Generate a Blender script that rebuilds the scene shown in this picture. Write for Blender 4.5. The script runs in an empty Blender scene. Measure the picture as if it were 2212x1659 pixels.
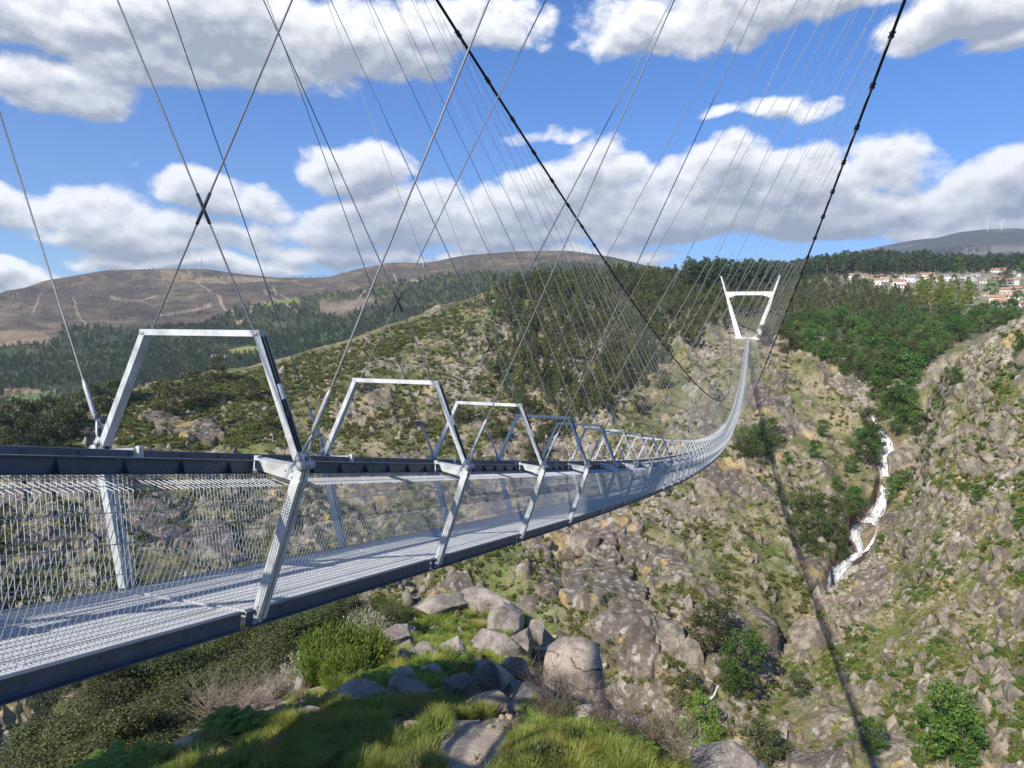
import bpy, math, random
import numpy as np
from mathutils import Matrix, Vector
R = math.radians
scene = bpy.context.scene
COL = scene.collection
# ------------------------------------------------------------------ camera
# world: x = right of the bridge axis, y = along the bridge, z = up; the photographer's eye is at the origin
FOC, CX, CY, YAW, PITCH, ROLL = 1536.35, 1106.0, 829.5, 0.32944, 0.0736, 0.0095
cam_d = bpy.data.cameras.new('camera'); cam = bpy.data.objects.new('camera', cam_d); COL.objects.link(cam)
cam_d.sensor_width = 36.0; cam_d.lens = FOC / 2212.0 * 36.0
cam_d.clip_start = 0.1; cam_d.clip_end = 40000.0
_cy, _sy, _cp, _sp, _cr, _sr = math.cos(YAW), math.sin(YAW), math.cos(PITCH), math.sin(PITCH), math.cos(ROLL), math.sin(ROLL)
R0 = Vector((_cy, _sy, 0.0)); H0 = Vector((-_sy, _cy, 0.0))
F0 = H0 * _cp + Vector((0, 0, -1)) * _sp
U0 = H0 * _sp + Vector((0, 0, 1)) * _cp
RX = R0 * _cr + U0 * _sr; UX = U0 * _cr - R0 * _sr
cam.matrix_world = Matrix(((RX.x, UX.x, -F0.x, 0), (RX.y, UX.y, -F0.y, 0), (RX.z, UX.z, -F0.z, 0), (0, 0, 0, 1)))
scene.camera = cam

def rays(X, Y):
    """direction(s) seen at a point of the photograph (measured on its 2212-wide copy), horizontal length 1"""
    X = np.asarray(X, float); Y = np.asarray(Y, float)
    a = (X - CX) / FOC; b = -(Y - CY) / FOC
    d = a[..., None] * np.array(RX) + b[..., None] * np.array(UX) + np.array(F0)
    return d / np.hypot(d[..., 0], d[..., 1])[..., None]
def at(X, Y, r):
    return rays(X, Y) * np.asarray(r, float)[..., None]
def to_px(P):
    P = np.asarray(P, float); f = P @ np.array(F0)
    return CX + FOC * (P @ np.array(RX)) / f, CY - FOC * (P @ np.array(UX)) / f

# ------------------------------------------------------------------ light and sky
TO_SUN = Vector((-0.40, -1.24, 1.0)).normalized()
sun_d = bpy.data.lights.new('sun', 'SUN'); sun_d.energy = 5.0; sun_d.angle = R(0.5); sun_d.color = (1.0, 0.95, 0.87)
sun = bpy.data.objects.new('sun', sun_d); COL.objects.link(sun)
sun.rotation_euler = (-TO_SUN).to_track_quat('-Z', 'Y').to_euler()
world = bpy.data.worlds.new('World'); scene.world = world; world.use_nodes = True
scene.view_settings.view_transform = 'Standard'; scene.view_settings.look = 'None'
scene.view_settings.exposure = 0.33; scene.view_settings.gamma = 1.0
scene.cycles.max_bounces = 6; scene.cycles.diffuse_bounces = 3; scene.cycles.glossy_bounces = 3
scene.cycles.transmission_bounces = 3; scene.cycles.transparent_max_bounces = 8
scene.cycles.use_denoising = True
try: scene.cycles.denoising_prefilter = 'ACCURATE'
except Exception: pass

class NT:
    """tiny expression helper for node trees"""
    def __init__(self, tree): self.t = tree; self.n = tree.nodes; self.l = tree.links
    def node(self, kind, **kw):
        n = self.n.new(kind)
        for k, v in kw.items(): setattr(n, k, v)
        return n
    def put(self, sock, v):
        if hasattr(v, 'is_output'): self.l.new(v, sock)
        else: sock.default_value = v
    def m(self, op, a, b=0.0, c=None, clamp=False):
        n = self.node('ShaderNodeMath', operation=op, use_clamp=clamp)
        self.put(n.inputs[0], a); self.put(n.inputs[1], b)
        if c is not None: self.put(n.inputs[2], c)
        return n.outputs[0]
    def vm(self, op, a, b=(0, 0, 0), scale=None):
        n = self.node('ShaderNodeVectorMath', operation=op); self.put(n.inputs[0], a); self.put(n.inputs[1], b)
        if scale is not None: self.put(n.inputs['Scale'], scale)
        return n.outputs['Value'] if op in ('DOT_PRODUCT', 'LENGTH', 'DISTANCE') else n.outputs[0]
    def noise(self, vec, scale, detail=4.0, rough=0.5, dist=0.0, lac=2.0, out='Fac'):
        n = self.node('ShaderNodeTexNoise'); self.put(n.inputs['Vector'], vec); n.inputs['Scale'].default_value = scale
        n.inputs['Detail'].default_value = detail; n.inputs['Roughness'].default_value = rough
        n.inputs['Distortion'].default_value = dist; n.inputs['Lacunarity'].default_value = lac
        return n.outputs[out]
    def voro(self, vec, scale, feature='F1', out='Distance'):
        n = self.node('ShaderNodeTexVoronoi', feature=feature); self.put(n.inputs['Vector'], vec); n.inputs['Scale'].default_value = scale
        return n.outputs[out]
    def ramp(self, v, a, b, lo=0.0, hi=1.0, smooth=True):
        n = self.node('ShaderNodeMapRange', interpolation_type='SMOOTHSTEP' if smooth else 'LINEAR')
        self.put(n.inputs[0], v); self.put(n.inputs[1], a); self.put(n.inputs[2], b); self.put(n.inputs[3], lo); self.put(n.inputs[4], hi)
        return n.outputs[0]
    def mix(self, f, a, b, mode='MIX'):
        n = self.node('ShaderNodeMix', data_type='RGBA', blend_type=mode); self.put(n.inputs[0], f)
        for s, v in ((n.inputs[6], a), (n.inputs[7], b)):
            self.put(s, v if hasattr(v, 'is_output') else (*v, 1.0) if len(v) == 3 else v)
        return n.outputs[2]
    def xyz(self, x, y, z):
        n = self.node('ShaderNodeCombineXYZ')
        for i, v in enumerate((x, y, z)): self.put(n.inputs[i], v)
        return n.outputs[0]
    def sep(self, v):
        n = self.node('ShaderNodeSeparateXYZ'); self.l.new(v, n.inputs[0]); return n.outputs
    def bump(self, h, strength, dist):
        n = self.node('ShaderNodeBump'); self.l.new(h, n.inputs['Height'])
        n.inputs['Strength'].default_value = strength; n.inputs['Distance'].default_value = dist
        return n.outputs[0]

def azel(X, Y):
    d = rays(X, Y); return float(np.arctan2(d[0], d[1])), float(np.arctan(d[2]))
# cumulus banks: centre (x, y), half width, half height, strength
CLOUDS = [(110, 40, 330, 120, 1.1), (430, 70, 330, 130, 1.15), (290, 130, 210, 95, 0.9), (620, 150, 170, 70, 0.8), (760, 95, 260, 110, 1.1), (960, 60, 190, 90, 0.95), (130, 190, 190, 85, 1.1),
          (1490, 45, 230, 95, 1.0), (1720, 10, 280, 70, 0.95), (2090, 40, 230, 75, 1.0), (2190, 90, 110, 40, 0.8),
          (752, 362, 125, 72, 1.0),
          (120, 475, 240, 72, 1.05), (500, 440, 140, 58, 1.0), (300, 520, 260, 50, 0.9), (20, 600, 150, 34, 0.8),
          (830, 500, 240, 70, 1.0), (1040, 490, 260, 80, 1.05), (1290, 410, 170, 95, 1.05), (1545, 390, 150, 88, 1.1), (1420, 480, 330, 85, 1.1),
          (1740, 400, 150, 90, 1.0), (1930, 375, 150, 100, 1.1), (2140, 420, 230, 95, 1.1), (1850, 470, 430, 75, 1.1), (2100, 500, 300, 50, 0.9),
          (1000, 560, 420, 34, 0.75), (420, 575, 240, 24, 0.7),
          (1690, 240, 120, 34, 0.52), (1180, 285, 70, 24, 0.5), (1560, 250, 50, 20, 0.45)]
CLOUD_SCALE, CLOUD_AMP, CLOUD_CUT = 6.0, 2.2, -0.30
def build_sky():
    g = bpy.data.node_groups.new('cloud_density', 'ShaderNodeTree')
    g.interface.new_socket('Coord', in_out='INPUT', socket_type='NodeSocketVector')
    g.interface.new_socket('Density', in_out='OUTPUT', socket_type='NodeSocketFloat')
    h = NT(g); gi = h.node('NodeGroupInput'); go = h.node('NodeGroupOutput')
    p = gi.outputs[0]; s = h.sep(p)
    warp = h.noise(p, 9.0, 1.0, 0.5, out='Color')
    pw = h.vm('ADD', p, h.vm('SCALE', h.vm('SUBTRACT', warp, (0.5, 0.5, 0.5)), scale=0.05)); sw = h.sep(pw)
    field = None
    for cx, cy, rx, ry, amp in CLOUDS:
        a, e = azel(cx, cy); a2, _ = azel(cx + rx, cy); _, e2 = azel(cx, cy - ry)
        ra, re = abs(a2 - a), abs(e2 - e)
        n = h.node('ShaderNodeVectorMath', operation='MULTIPLY_ADD'); h.l.new(pw, n.inputs[0])
        n.inputs[1].default_value = (1 / ra, 1 / re, 0); n.inputs[2].default_value = (-a / ra, -e / re, 0)
        v = h.vm('MAXIMUM', n.outputs[0], h.vm('MULTIPLY', n.outputs[0], (1.0, -1.5, 0.0)))          # flatter underside
        v = h.m('MULTIPLY_ADD', h.vm('DOT_PRODUCT', v, v), -amp, amp)
        field = v if field is None else h.m('MAXIMUM', field, v)
    field = h.m('MAXIMUM', field, -1.2)
    q = h.vm('MULTIPLY', p, (1.0, 1.35, 1.0))
    n1 = h.noise(q, CLOUD_SCALE, 10.0, 0.60, 0.0, 2.1)
    b = h.voro(h.vm('ADD', q, h.vm('SCALE', h.vm('SUBTRACT', h.noise(q, 30.0, 1.0, 0.6, out='Color'), (0.5, 0.5, 0.5)), scale=0.035)), 26.0, 'SMOOTH_F1')
    bil = h.m('MULTIPLY', h.m('SUBTRACT', 0.42, b), 0.85)
    d = h.m('ADD', h.m('ADD', field, h.m('MULTIPLY', h.m('SUBTRACT', n1, 0.52), CLOUD_AMP * 2.0)), bil)
    h.l.new(d, go.inputs[0])
    t = NT(world.node_tree); t.n.clear()
    tc = t.node('ShaderNodeTexCoord'); d = tc.outputs['Generated']; s = t.sep(d)
    az = t.m('ARCTAN2', s[0], s[1]); el = t.m('ARCSINE', s[2])
    def dens(da, de):
        n = t.node('ShaderNodeGroup'); n.node_tree = g
        t.l.new(t.xyz(t.m('ADD', az, da), t.m('ADD', el, de), 0.0), n.inputs[0]); return n.outputs[0]
    d0 = dens(0, 0); d1 = dens(-0.004, 0.012); d2 = dens(-0.012, 0.045)
    side = t.m('ABSOLUTE', t.m('ADD', az, YAW))
    front = t.m('MULTIPLY', t.ramp(side, 0.8, 1.0, 1.0, 0.0), t.ramp(el, 0.55, 0.72, 1.0, 0.0))
    zone = t.m('MULTIPLY', t.m('LESS_THAN', side, 1.0), t.m('MULTIPLY', t.m('LESS_THAN', el, 0.72), t.m('GREATER_THAN', el, -0.03)))   # the part of the sky that carries clouds
    alpha = t.m('MULTIPLY', t.ramp(d0, CLOUD_CUT - 0.18, CLOUD_CUT + 0.50), front)
    above = t.m('ADD', t.m('MULTIPLY', t.m('MAXIMUM', t.m('SUBTRACT', d1, CLOUD_CUT), 0.0), 0.75), t.m('MULTIPLY', t.m('MAXIMUM', t.m('SUBTRACT', d2, CLOUD_CUT), 0.0), 0.85))
    relief = t.m('MULTIPLY', t.m('SUBTRACT', d0, d1), 0.55)
    lit = t.m('ADD', t.m('EXPONENT', t.m('MULTIPLY', above, -0.95)), relief, clamp=True)
    ccol = t.mix(lit, (0.32, 0.355, 0.42), (1.0, 1.0, 1.0))
    sky = t.node('ShaderNodeTexSky', sky_type='NISHITA'); sky.sun_disc = False
    sky.sun_elevation = math.asin(TO_SUN.z); sky.sun_rotation = math.atan2(TO_SUN.x, TO_SUN.y)
    sky.altitude = 300.0; sky.air_density = 1.0; sky.dust_density = 0.3; sky.ozone_density = 2.5
    SKY = 0.105
    bg = t.node('ShaderNodeBackground'); bg.inputs['Strength'].default_value = SKY
    hs = t.node('ShaderNodeHueSaturation'); hs.inputs['Saturation'].default_value = 1.15; t.l.new(t.vm('MULTIPLY', sky.outputs[0], (0.80, 0.93, 1.25)), hs.inputs['Color'])
    scaled = t.vm('SCALE', ccol, scale=0.98 / SKY)
    colr = t.mix(t.m('MULTIPLY', alpha, 0.985), hs.outputs[0], scaled)
    t.l.new(colr, bg.inputs['Color'])
    clear = t.node('ShaderNodeBackground'); clear.inputs['Strength'].default_value = SKY; t.l.new(hs.outputs[0], clear.inputs['Color'])
    mx = t.node('ShaderNodeMixShader'); t.l.new(zone, mx.inputs[0]); t.l.new(clear.outputs[0], mx.inputs[1]); t.l.new(bg.outputs[0], mx.inputs[2])
    out = t.node('ShaderNodeOutputWorld'); t.l.new(mx.outputs[0], out.inputs[0])
    world.cycles.sampling_method = 'NONE'
build_sky()

# ------------------------------------------------------------------ numpy noise
def _hash(ix, iy, iz, seed):
    h = (ix.astype(np.uint32) * np.uint32(374761393)) ^ (iy.astype(np.uint32) * np.uint32(668265263)) ^ (iz.astype(np.uint32) * np.uint32(2147483647 - 1274126177)) ^ np.uint32((seed * 362437 + 911) & 0xffffffff)
    h = (h ^ (h >> np.uint32(13))) * np.uint32(1274126177); h = (h ^ (h >> np.uint32(15))) * np.uint32(2246822519)
    h = h ^ (h >> np.uint32(16)); return h.astype(np.float32) / np.float32(4294967295.0)
def vnoise(P, seed=0):
    P = np.asarray(P, np.float32); i = np.floor(P); f = P - i; i = i.astype(np.int64)
    w = f * f * f * (f * (f * 6 - 15) + 10); r = 0
    for a in (0, 1):
        for b in (0, 1):
            for c in (0, 1):
                k = (w[..., 0] if a else 1 - w[..., 0]) * (w[..., 1] if b else 1 - w[..., 1]) * (w[..., 2] if c else 1 - w[..., 2])
                r = r + k * _hash(i[..., 0] + a, i[..., 1] + b, i[..., 2] + c, seed)
    return r * 2 - 1
def fbm(P, octv=4, seed=0, gain=0.5, ridged=False):
    P = np.asarray(P, np.float32); a = 1.0; r = 0; tot = 0
    for o in range(octv):
        n = vnoise(P * (2.03 ** o) + 17.3 * o, seed + o)
        r = r + a * ((1 - 2 * np.abs(n)) if ridged else n); tot += a; a *= gain
    return r / tot
def worley(P, seed=0):
    """F1, F2, random number of the nearest cell"""
    P = np.asarray(P, np.float32); i = np.floor(P).astype(np.int64)
    f1 = np.full(P.shape[:-1], 9.0, np.float32); f2 = f1.copy(); rid = np.zeros_like(f1)
    for a in (-1, 0, 1):
        for b in (-1, 0, 1):
            for c in (-1, 0, 1):
                x, y, z = i[..., 0] + a, i[..., 1] + b, i[..., 2] + c
                d = np.sqrt((x + _hash(x, y, z, seed) - P[..., 0]) ** 2 + (y + _hash(x, y, z, seed + 7) - P[..., 1]) ** 2 + (z + _hash(x, y, z, seed + 13) - P[..., 2]) ** 2)
                n = d < f1
                f2 = np.where(n, f1, np.minimum(f2, d)); rid = np.where(n, _hash(x, y, z, seed + 29), rid); f1 = np.where(n, d, f1)
    return f1, f2, rid
def sstep(x, a, b):
    t = np.clip((x - a) / (b - a), 0, 1); return t * t * (3 - 2 * t)
def lerp(a, b, t): return a + (b - a) * t
def inpoly(X, Y, poly):
    X = np.asarray(X, float); Y = np.asarray(Y, float); r = np.zeros(X.shape, bool); n = len(poly)
    for k in range(n):
        x1, y1 = poly[k]; x2, y2 = poly[(k + 1) % n]
        if y1 == y2: continue
        c = ((y1 > Y) != (y2 > Y)) & (X < (x2 - x1) * (Y - y1) / (y2 - y1) + x1); r ^= c
    return r
def softpoly(X, Y, poly, seed=0, amp=14.0):
    """polygon with a ragged edge"""
    q = np.stack([X / 28.0, Y / 28.0, 0 * X + seed * 3.1], -1)
    return inpoly(X + amp * fbm(q, 3, seed), Y + amp * fbm(q + 40, 3, seed + 5), poly)

# ------------------------------------------------------------------ mesh helpers
def link(name, me, parent=None, loc=None, rot=None):
    o = bpy.data.objects.new(name, me); COL.objects.link(o)
    if parent is not None: o.parent = parent
    if loc is not None: o.location = loc
    if rot is not None: o.rotation_euler = rot
    return o
def tag(o, label=None, cat=None, group=None, kind=None):
    if label: o['label'] = label
    if cat: o['category'] = cat
    if group: o['group'] = group
    if kind: o['kind'] = kind
    return o
def empty(name, loc, label, cat, group=None, rz=0.0):
    o = bpy.data.objects.new(name, None); COL.objects.link(o); o.location = loc; o.rotation_euler = (0, 0, rz)
    o.empty_display_size = 0.3
    return tag(o, label, cat, group)
def mesh_np(name, V, F, mats, smooth=False, midx=None):
    """V (n,3); F: (m,k) array or list of such arrays"""
    V = np.asarray(V, np.float32); Fs = [np.asarray(f, np.int32) for f in (F if isinstance(F, list) else [F]) if len(f)]
    me = bpy.data.meshes.new(name); me.vertices.add(len(V)); me.vertices.foreach_set('co', V.ravel())
    tot = sum(f.size for f in Fs); nf = sum(len(f) for f in Fs)
    me.loops.add(tot); me.loops.foreach_set('vertex_index', np.concatenate([f.ravel() for f in Fs]))
    sizes = np.concatenate([np.full(len(f), f.shape[1], np.int32) for f in Fs])
    st = np.concatenate([[0], np.cumsum(sizes)[:-1]]).astype(np.int32)
    me.polygons.add(nf); me.polygons.foreach_set('loop_start', st)
    me.polygons.foreach_set('use_smooth', np.full(nf, bool(smooth)))
    for m in (mats if isinstance(mats, (list, tuple)) else [mats]): me.materials.append(m)
    if midx is not None: me.polygons.foreach_set('material_index', np.asarray(midx, np.int32))
    me.update(calc_edges=True); me.validate(); return me
class MB:
    """collects boxes, bars and tubes into one mesh"""
    def __init__(s): s.v = []; s.q = []; s.t = []; s.n = 0
    def add(s, V, Q=None, T=None):
        V = np.asarray(V, float)
        if Q is not None and len(Q): s.q.append(np.asarray(Q, np.int64) + s.n)
        if T is not None and len(T): s.t.append(np.asarray(T, np.int64) + s.n)
        s.v.append(V); s.n += len(V); return s
    def hexa(s, a):           # 8 corners: lower ring then upper ring
        return s.add(a, [(3, 2, 1, 0), (4, 5, 6, 7), (0, 1, 5, 4), (1, 2, 6, 5), (2, 3, 7, 6), (3, 0, 4, 7)])
    def box(s, x0, x1, y0, y1, z0, z1):
        return s.hexa([(x0, y0, z0), (x1, y0, z0), (x1, y1, z0), (x0, y1, z0), (x0, y0, z1), (x1, y0, z1), (x1, y1, z1), (x0, y1, z1)])
    def bar(s, p, q, w, h, up=(0, 0, 1)):   # rectangular bar from p to q, w across, h along 'up'
        p = np.array(p, float); q = np.array(q, float); d = q - p; d /= np.linalg.norm(d); up = np.array(up, float)
        a = np.cross(d, up); a /= np.linalg.norm(a); b = np.cross(a, d)
        c = [-a * w / 2 - b * h / 2, a * w / 2 - b * h / 2, a * w / 2 + b * h / 2, -a * w / 2 + b * h / 2]
        return s.hexa([p + k for k in c] + [q + k for k in c])
    def tube(s, pts, rad, n=6, caps=True):
        pts = np.array(pts, float); m = len(pts); rad = np.broadcast_to(np.asarray(rad, float), (m,))
        t = np.gradient(pts, axis=0); t /= np.linalg.norm(t, axis=1)[:, None] + 1e-12
        ref = np.array((0, 0, 1.0)) if abs(t[0][2]) < 0.9 else np.array((1.0, 0, 0))
        V = []; a = np.cross(t[0], ref)
        for k in range(m):
            a = a - t[k] * np.dot(a, t[k]); a /= np.linalg.norm(a) + 1e-12; b = np.cross(t[k], a)
            for j in range(n):
                th = 2 * math.pi * j / n; V.append(pts[k] + rad[k] * (math.cos(th) * a + math.sin(th) * b))
        Q = [(k * n + j, k * n + (j + 1) % n, (k + 1) * n + (j + 1) % n, (k + 1) * n + j) for k in range(m - 1) for j in range(n)]
        T = []
        if caps:
            V += [pts[0], pts[-1]]
            T = [(m * n, (j + 1) % n, j) for j in range(n)] + [(m * n + 1, (m - 1) * n + j, (m - 1) * n + (j + 1) % n) for j in range(n)]
        return s.add(V, Q, T)
    def prism(s, poly, y0, y1):            # polygon in x,z pushed along y (convex, triangulated as a fan)
        n = len(poly); V = [(x, y0, z) for x, z in poly] + [(x, y1, z) for x, z in poly]
        Q = [(j, (j + 1) % n, n + (j + 1) % n, n + j) for j in range(n)]
        T = [(0, j + 1, j) for j in range(1, n - 1)] + [(n, n + j, n + j + 1) for j in range(1, n - 1)]
        return s.add(V, Q, T)
    def arrays(s):
        return np.concatenate(s.v), (np.concatenate(s.q) if s.q else np.zeros((0, 4), int)), (np.concatenate(s.t) if s.t else np.zeros((0, 3), int))
    def mesh(s, name, mat, smooth=False):
        V, Q, T = s.arrays(); return mesh_np(name, V, [Q, T], mat, smooth)
def set_attr(me, name, data, typ='FLOAT_COLOR'):
    a = me.attributes.new(name, typ, 'POINT')
    a.data.foreach_set('color' if typ == 'FLOAT_COLOR' else 'value', np.asarray(data, np.int32 if typ == 'INT' else np.float32).ravel())

# ------------------------------------------------------------------ materials
def new_mat(name):
    m = bpy.data.materials.new(name); m.use_nodes = True; t = NT(m.node_tree); t.n.clear()
    out = t.node('ShaderNodeOutputMaterial'); b = t.node('ShaderNodeBsdfPrincipled'); t.l.new(b.outputs[0], out.inputs[0])
    b.inputs['Roughness'].default_value = 0.9; b.inputs['Specular IOR Level'].default_value = 0.25
    return m, t, b, out
def ground_mat(name, s1, s2, bstr, bdist, var=0.5):
    m, t, b, out = new_mat(name)
    a = t.node('ShaderNodeVertexColor', layer_name='Col'); pos = t.node('ShaderNodeNewGeometry').outputs['Position']
    n1 = t.noise(pos, s1, 6.0, 0.65); n2 = t.noise(pos, s2, 5.0, 0.7)
    f = t.m('MULTIPLY', t.ramp(n1, 0.25, 0.75, 1 - var, 1 + var, False), t.ramp(n2, 0.25, 0.75, 1 - var * 0.8, 1 + var * 0.8, False))
    t.l.new(t.vm('SCALE', a.outputs[0], scale=f), b.inputs['Base Color'])
    hgt = t.m('ADD', t.m('MULTIPLY', n1, 0.6), t.m('MULTIPLY', n2, 0.4))
    t.l.new(t.bump(hgt, bstr, bdist), b.inputs['Normal'])
    b.inputs['Roughness'].default_value = 0.92
    return m
def leaf_mat(name, a, b_, trans=0.28, obvar=0.35, rough=0.6):
    m, t, b, out = new_mat(name)
    geo = t.node('ShaderNodeNewGeometry'); oi = t.node('ShaderNodeObjectInfo')
    c = t.mix(geo.outputs['Random Per Island'], a, b_)
    f = t.ramp(oi.outputs['Random'], 0, 1, 1 - obvar, 1 + obvar, False)
    hs = t.node('ShaderNodeHueSaturation'); t.l.new(c, hs.inputs['Color']); t.l.new(f, hs.inputs['Value'])
    r2 = t.m('FRACT', t.m('MULTIPLY', oi.outputs['Random'], 17.31)); t.l.new(t.ramp(r2, 0, 1, 0.475, 0.525, False), hs.inputs['Hue'])
    t.l.new(hs.outputs[0], b.inputs['Base Color']); b.inputs['Roughness'].default_value = rough
    tr = t.node('ShaderNodeBsdfTranslucent'); t.l.new(hs.outputs[0], tr.inputs['Color'])
    mx = t.node('ShaderNodeMixShader'); mx.inputs[0].default_value = trans
    t.l.new(b.outputs[0], mx.inputs[1]); t.l.new(tr.outputs[0], mx.inputs[2]); t.l.new(mx.outputs[0], out.inputs[0])
    return m
def plain_mat(name, col, rough=0.8, metal=0.0, var=0.15, scale=3.0, bump=0.0, bdist=0.01):
    m, t, b, out = new_mat(name); pos = t.node('ShaderNodeTexCoord').outputs['Object']
    n = t.noise(pos, scale, 5.0, 0.6)
    t.l.new(t.vm('SCALE', t.mix(0.0, col, col), scale=t.ramp(n, 0.3, 0.7, 1 - var, 1 + var, False)), b.inputs['Base Color'])
    b.inputs['Roughness'].default_value = rough; b.inputs['Metallic'].default_value = metal
    if bump: t.l.new(t.bump(n, bump, bdist), b.inputs['Normal'])
    return m
def steel_mat(name, col, rough=0.5, metal=0.55):
    m, t, b, out = new_mat(name); pos = t.node('ShaderNodeTexCoord').outputs['Object']
    sp = t.voro(pos, 70.0, 'F1', 'Color'); g = t.sep(sp)[0]; n = t.noise(pos, 5.0, 5.0, 0.65)
    f = t.m('MULTIPLY', t.ramp(g, 0, 1, 0.93, 1.07, False), t.ramp(n, 0.3, 0.7, 0.70, 1.14, False))
    t.l.new(t.vm('SCALE', t.mix(0.0, col, col), scale=f), b.inputs['Base Color'])
    t.l.new(t.ramp(n, 0.3, 0.7, rough - 0.08, rough + 0.12, False), b.inputs['Roughness'])
    b.inputs['Metallic'].default_value = metal; b.inputs['Specular IOR Level'].default_value = 0.5
    return m
def rock_mat(name, light, dark, lichen=(0.33, 0.32, 0.25), scale=1.0, crack=0.0):
    m, t, b, out = new_mat(name); pos = t.node('ShaderNodeTexCoord').outputs['Object']
    oi = t.node('ShaderNodeObjectInfo'); p = t.vm('ADD', pos, t.vm('SCALE', (1.0, 1.7, 2.3), scale=t.m('MULTIPLY', oi.outputs['Random'], 30.0)))
    n1 = t.noise(p, 1.1 * scale, 8.0, 0.68); n2 = t.noise(p, 26.0 * scale, 4.0, 0.7)
    st = t.noise(t.vm('MULTIPLY', p, (5.0, 5.0, 0.7)), 1.0 * scale, 4.0, 0.6)
    c = t.mix(t.ramp(n1, 0.36, 0.66), dark, light)
    c = t.mix(t.m('MULTIPLY', t.ramp(st, 0.52, 0.68), 0.55), c, tuple(k * 0.75 for k in dark))
    c = t.mix(t.m('MULTIPLY', t.ramp(t.noise(p, 3.4 * scale, 6.0, 0.7), 0.56, 0.66), 0.6), c, lichen)
    c = t.vm('SCALE', c, scale=t.ramp(n2, 0.25, 0.75, 0.62, 1.38, False))
    h = t.m('ADD', t.m('MULTIPLY', n1, 0.7), t.m('MULTIPLY', n2, 0.12))
    if crack:
        wp = t.vm('ADD', t.vm('MULTIPLY', pos, (0.5, 0.5, 2.6)), t.vm('SCALE', t.noise(pos, 1.5, 3.0, 0.6, out='Color'), scale=0.55))
        z = t.sep(pos)[2]; w = t.noise(t.vm('MULTIPLY', pos, (0.8, 0.8, 0.5)), 1.0, 3.0, 0.55)
        e = t.m('ABSOLUTE', t.m('SUBTRACT', t.m('FRACT', t.m('ADD', t.m('MULTIPLY', z, crack), t.m('MULTIPLY', w, 2.2))), 0.5)); k = t.m('MAXIMUM', t.ramp(e, 0.0, 0.035), t.ramp(t.noise(pos, 1.1, 2.0, 0.5), 0.40, 0.36))
        c = t.mix(k, (0.05, 0.045, 0.04), c); h = t.m('ADD', h, t.m('MULTIPLY', k, 0.5))
    t.l.new(c, b.inputs['Base Color']); t.l.new(t.bump(h, 0.9, 0.10 / scale), b.inputs['Normal'])
    b.inputs['Roughness'].default_value = 0.88
    return m
M = {}
M['gorge'] = ground_mat('gorge_ground', 0.9, 3.6, 0.8, 0.5, 0.42)
M['far_ground'] = ground_mat('far_ground', 0.03, 0.16, 0.6, 4.0, 0.35)
M['near_ground'] = ground_mat('near_ground', 3.0, 30.0, 0.9, 0.06, 0.35)
M['granite'] = rock_mat('granite', (0.38, 0.335, 0.285), (0.165, 0.14, 0.115))
M['granite_crack'] = rock_mat('granite_cracked', (0.40, 0.335, 0.27), (0.20, 0.165, 0.135), crack=1.5)
M['cliff_rock'] = rock_mat('cliff_rock', (0.32, 0.272, 0.20), (0.115, 0.095, 0.073), lichen=(0.34, 0.27, 0.13), scale=0.3)
M['tan_stone'] = rock_mat('tan_stone', (0.50, 0.40, 0.27), (0.33, 0.255, 0.17), scale=2.0)
M['steel'] = steel_mat('galvanised_steel', (0.54, 0.55, 0.525), 0.52, 0.3)
M['steel_dark'] = steel_mat('shade_dark_steel', (0.095, 0.115, 0.15), 0.45, 0.4)  # shade of rail and beam faces put into a darker, bluer steel colour
M['wire'] = plain_mat('wire_steel', (0.36, 0.38, 0.40), 0.45, 0.4, 0.1)
M['bush'] = leaf_mat('bush_leaves', (0.055, 0.095, 0.02), (0.13, 0.17, 0.045), 0.25, 0.3)
M['grating'] = plain_mat('grating_steel', (0.52, 0.53, 0.53), 0.5, 0.3, 0.1)
M['cable'] = plain_mat('black_cable', (0.018, 0.019, 0.021), 0.55, 0.0, 0.2)
M['strand'] = plain_mat('steel_strand', (0.20, 0.20, 0.20), 0.45, 0.3, 0.15, 8.0)
M['strand2'] = plain_mat('sunlit_strand', (0.27, 0.27, 0.255), 0.5, 0.2, 0.15, 8.0)  # paler copy of the strand steel, sunlight mixed into its colour
M['fitting'] = plain_mat('cast_fitting', (0.40, 0.41, 0.41), 0.5, 0.3, 0.2, 20.0)
M['sleeve'] = plain_mat('rubber_sleeve', (0.05, 0.05, 0.052), 0.6)
M['concrete'] = plain_mat('white_concrete', (0.74, 0.72, 0.66), 0.85, 0.0, 0.10, 0.5, 0.2, 0.05)
M['bark'] = plain_mat('bark', (0.11, 0.085, 0.065), 0.95, 0.0, 0.4, 6.0, 0.8, 0.03)
M['palebark'] = plain_mat('pale_bark', (0.26, 0.23, 0.19), 0.9, 0.0, 0.3, 3.0)
M['burnt'] = plain_mat('burnt_trunk', (0.055, 0.045, 0.042), 0.95, 0.0, 0.4)
M['oak'] = leaf_mat('evergreen_oak_leaves', (0.038, 0.052, 0.015), (0.15, 0.165, 0.06), 0.25, 0.25, 0.45)
M['euc'] = leaf_mat('eucalyptus_leaves', (0.070, 0.090, 0.026), (0.15, 0.165, 0.052), 0.25)
M['broad'] = leaf_mat('broadleaf_leaves', (0.050, 0.115, 0.016), (0.13, 0.225, 0.040), 0.3)
M['broad_light'] = leaf_mat('pale_broadleaf', (0.085, 0.13, 0.03), (0.17, 0.23, 0.07), 0.3)
M['broad_olive'] = leaf_mat('olive_broadleaf', (0.075, 0.09, 0.025), (0.15, 0.165, 0.05), 0.3)
M['lime'] = leaf_mat('lime_leaves', (0.12, 0.16, 0.02), (0.22, 0.25, 0.04), 0.28, 0.15)
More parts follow.
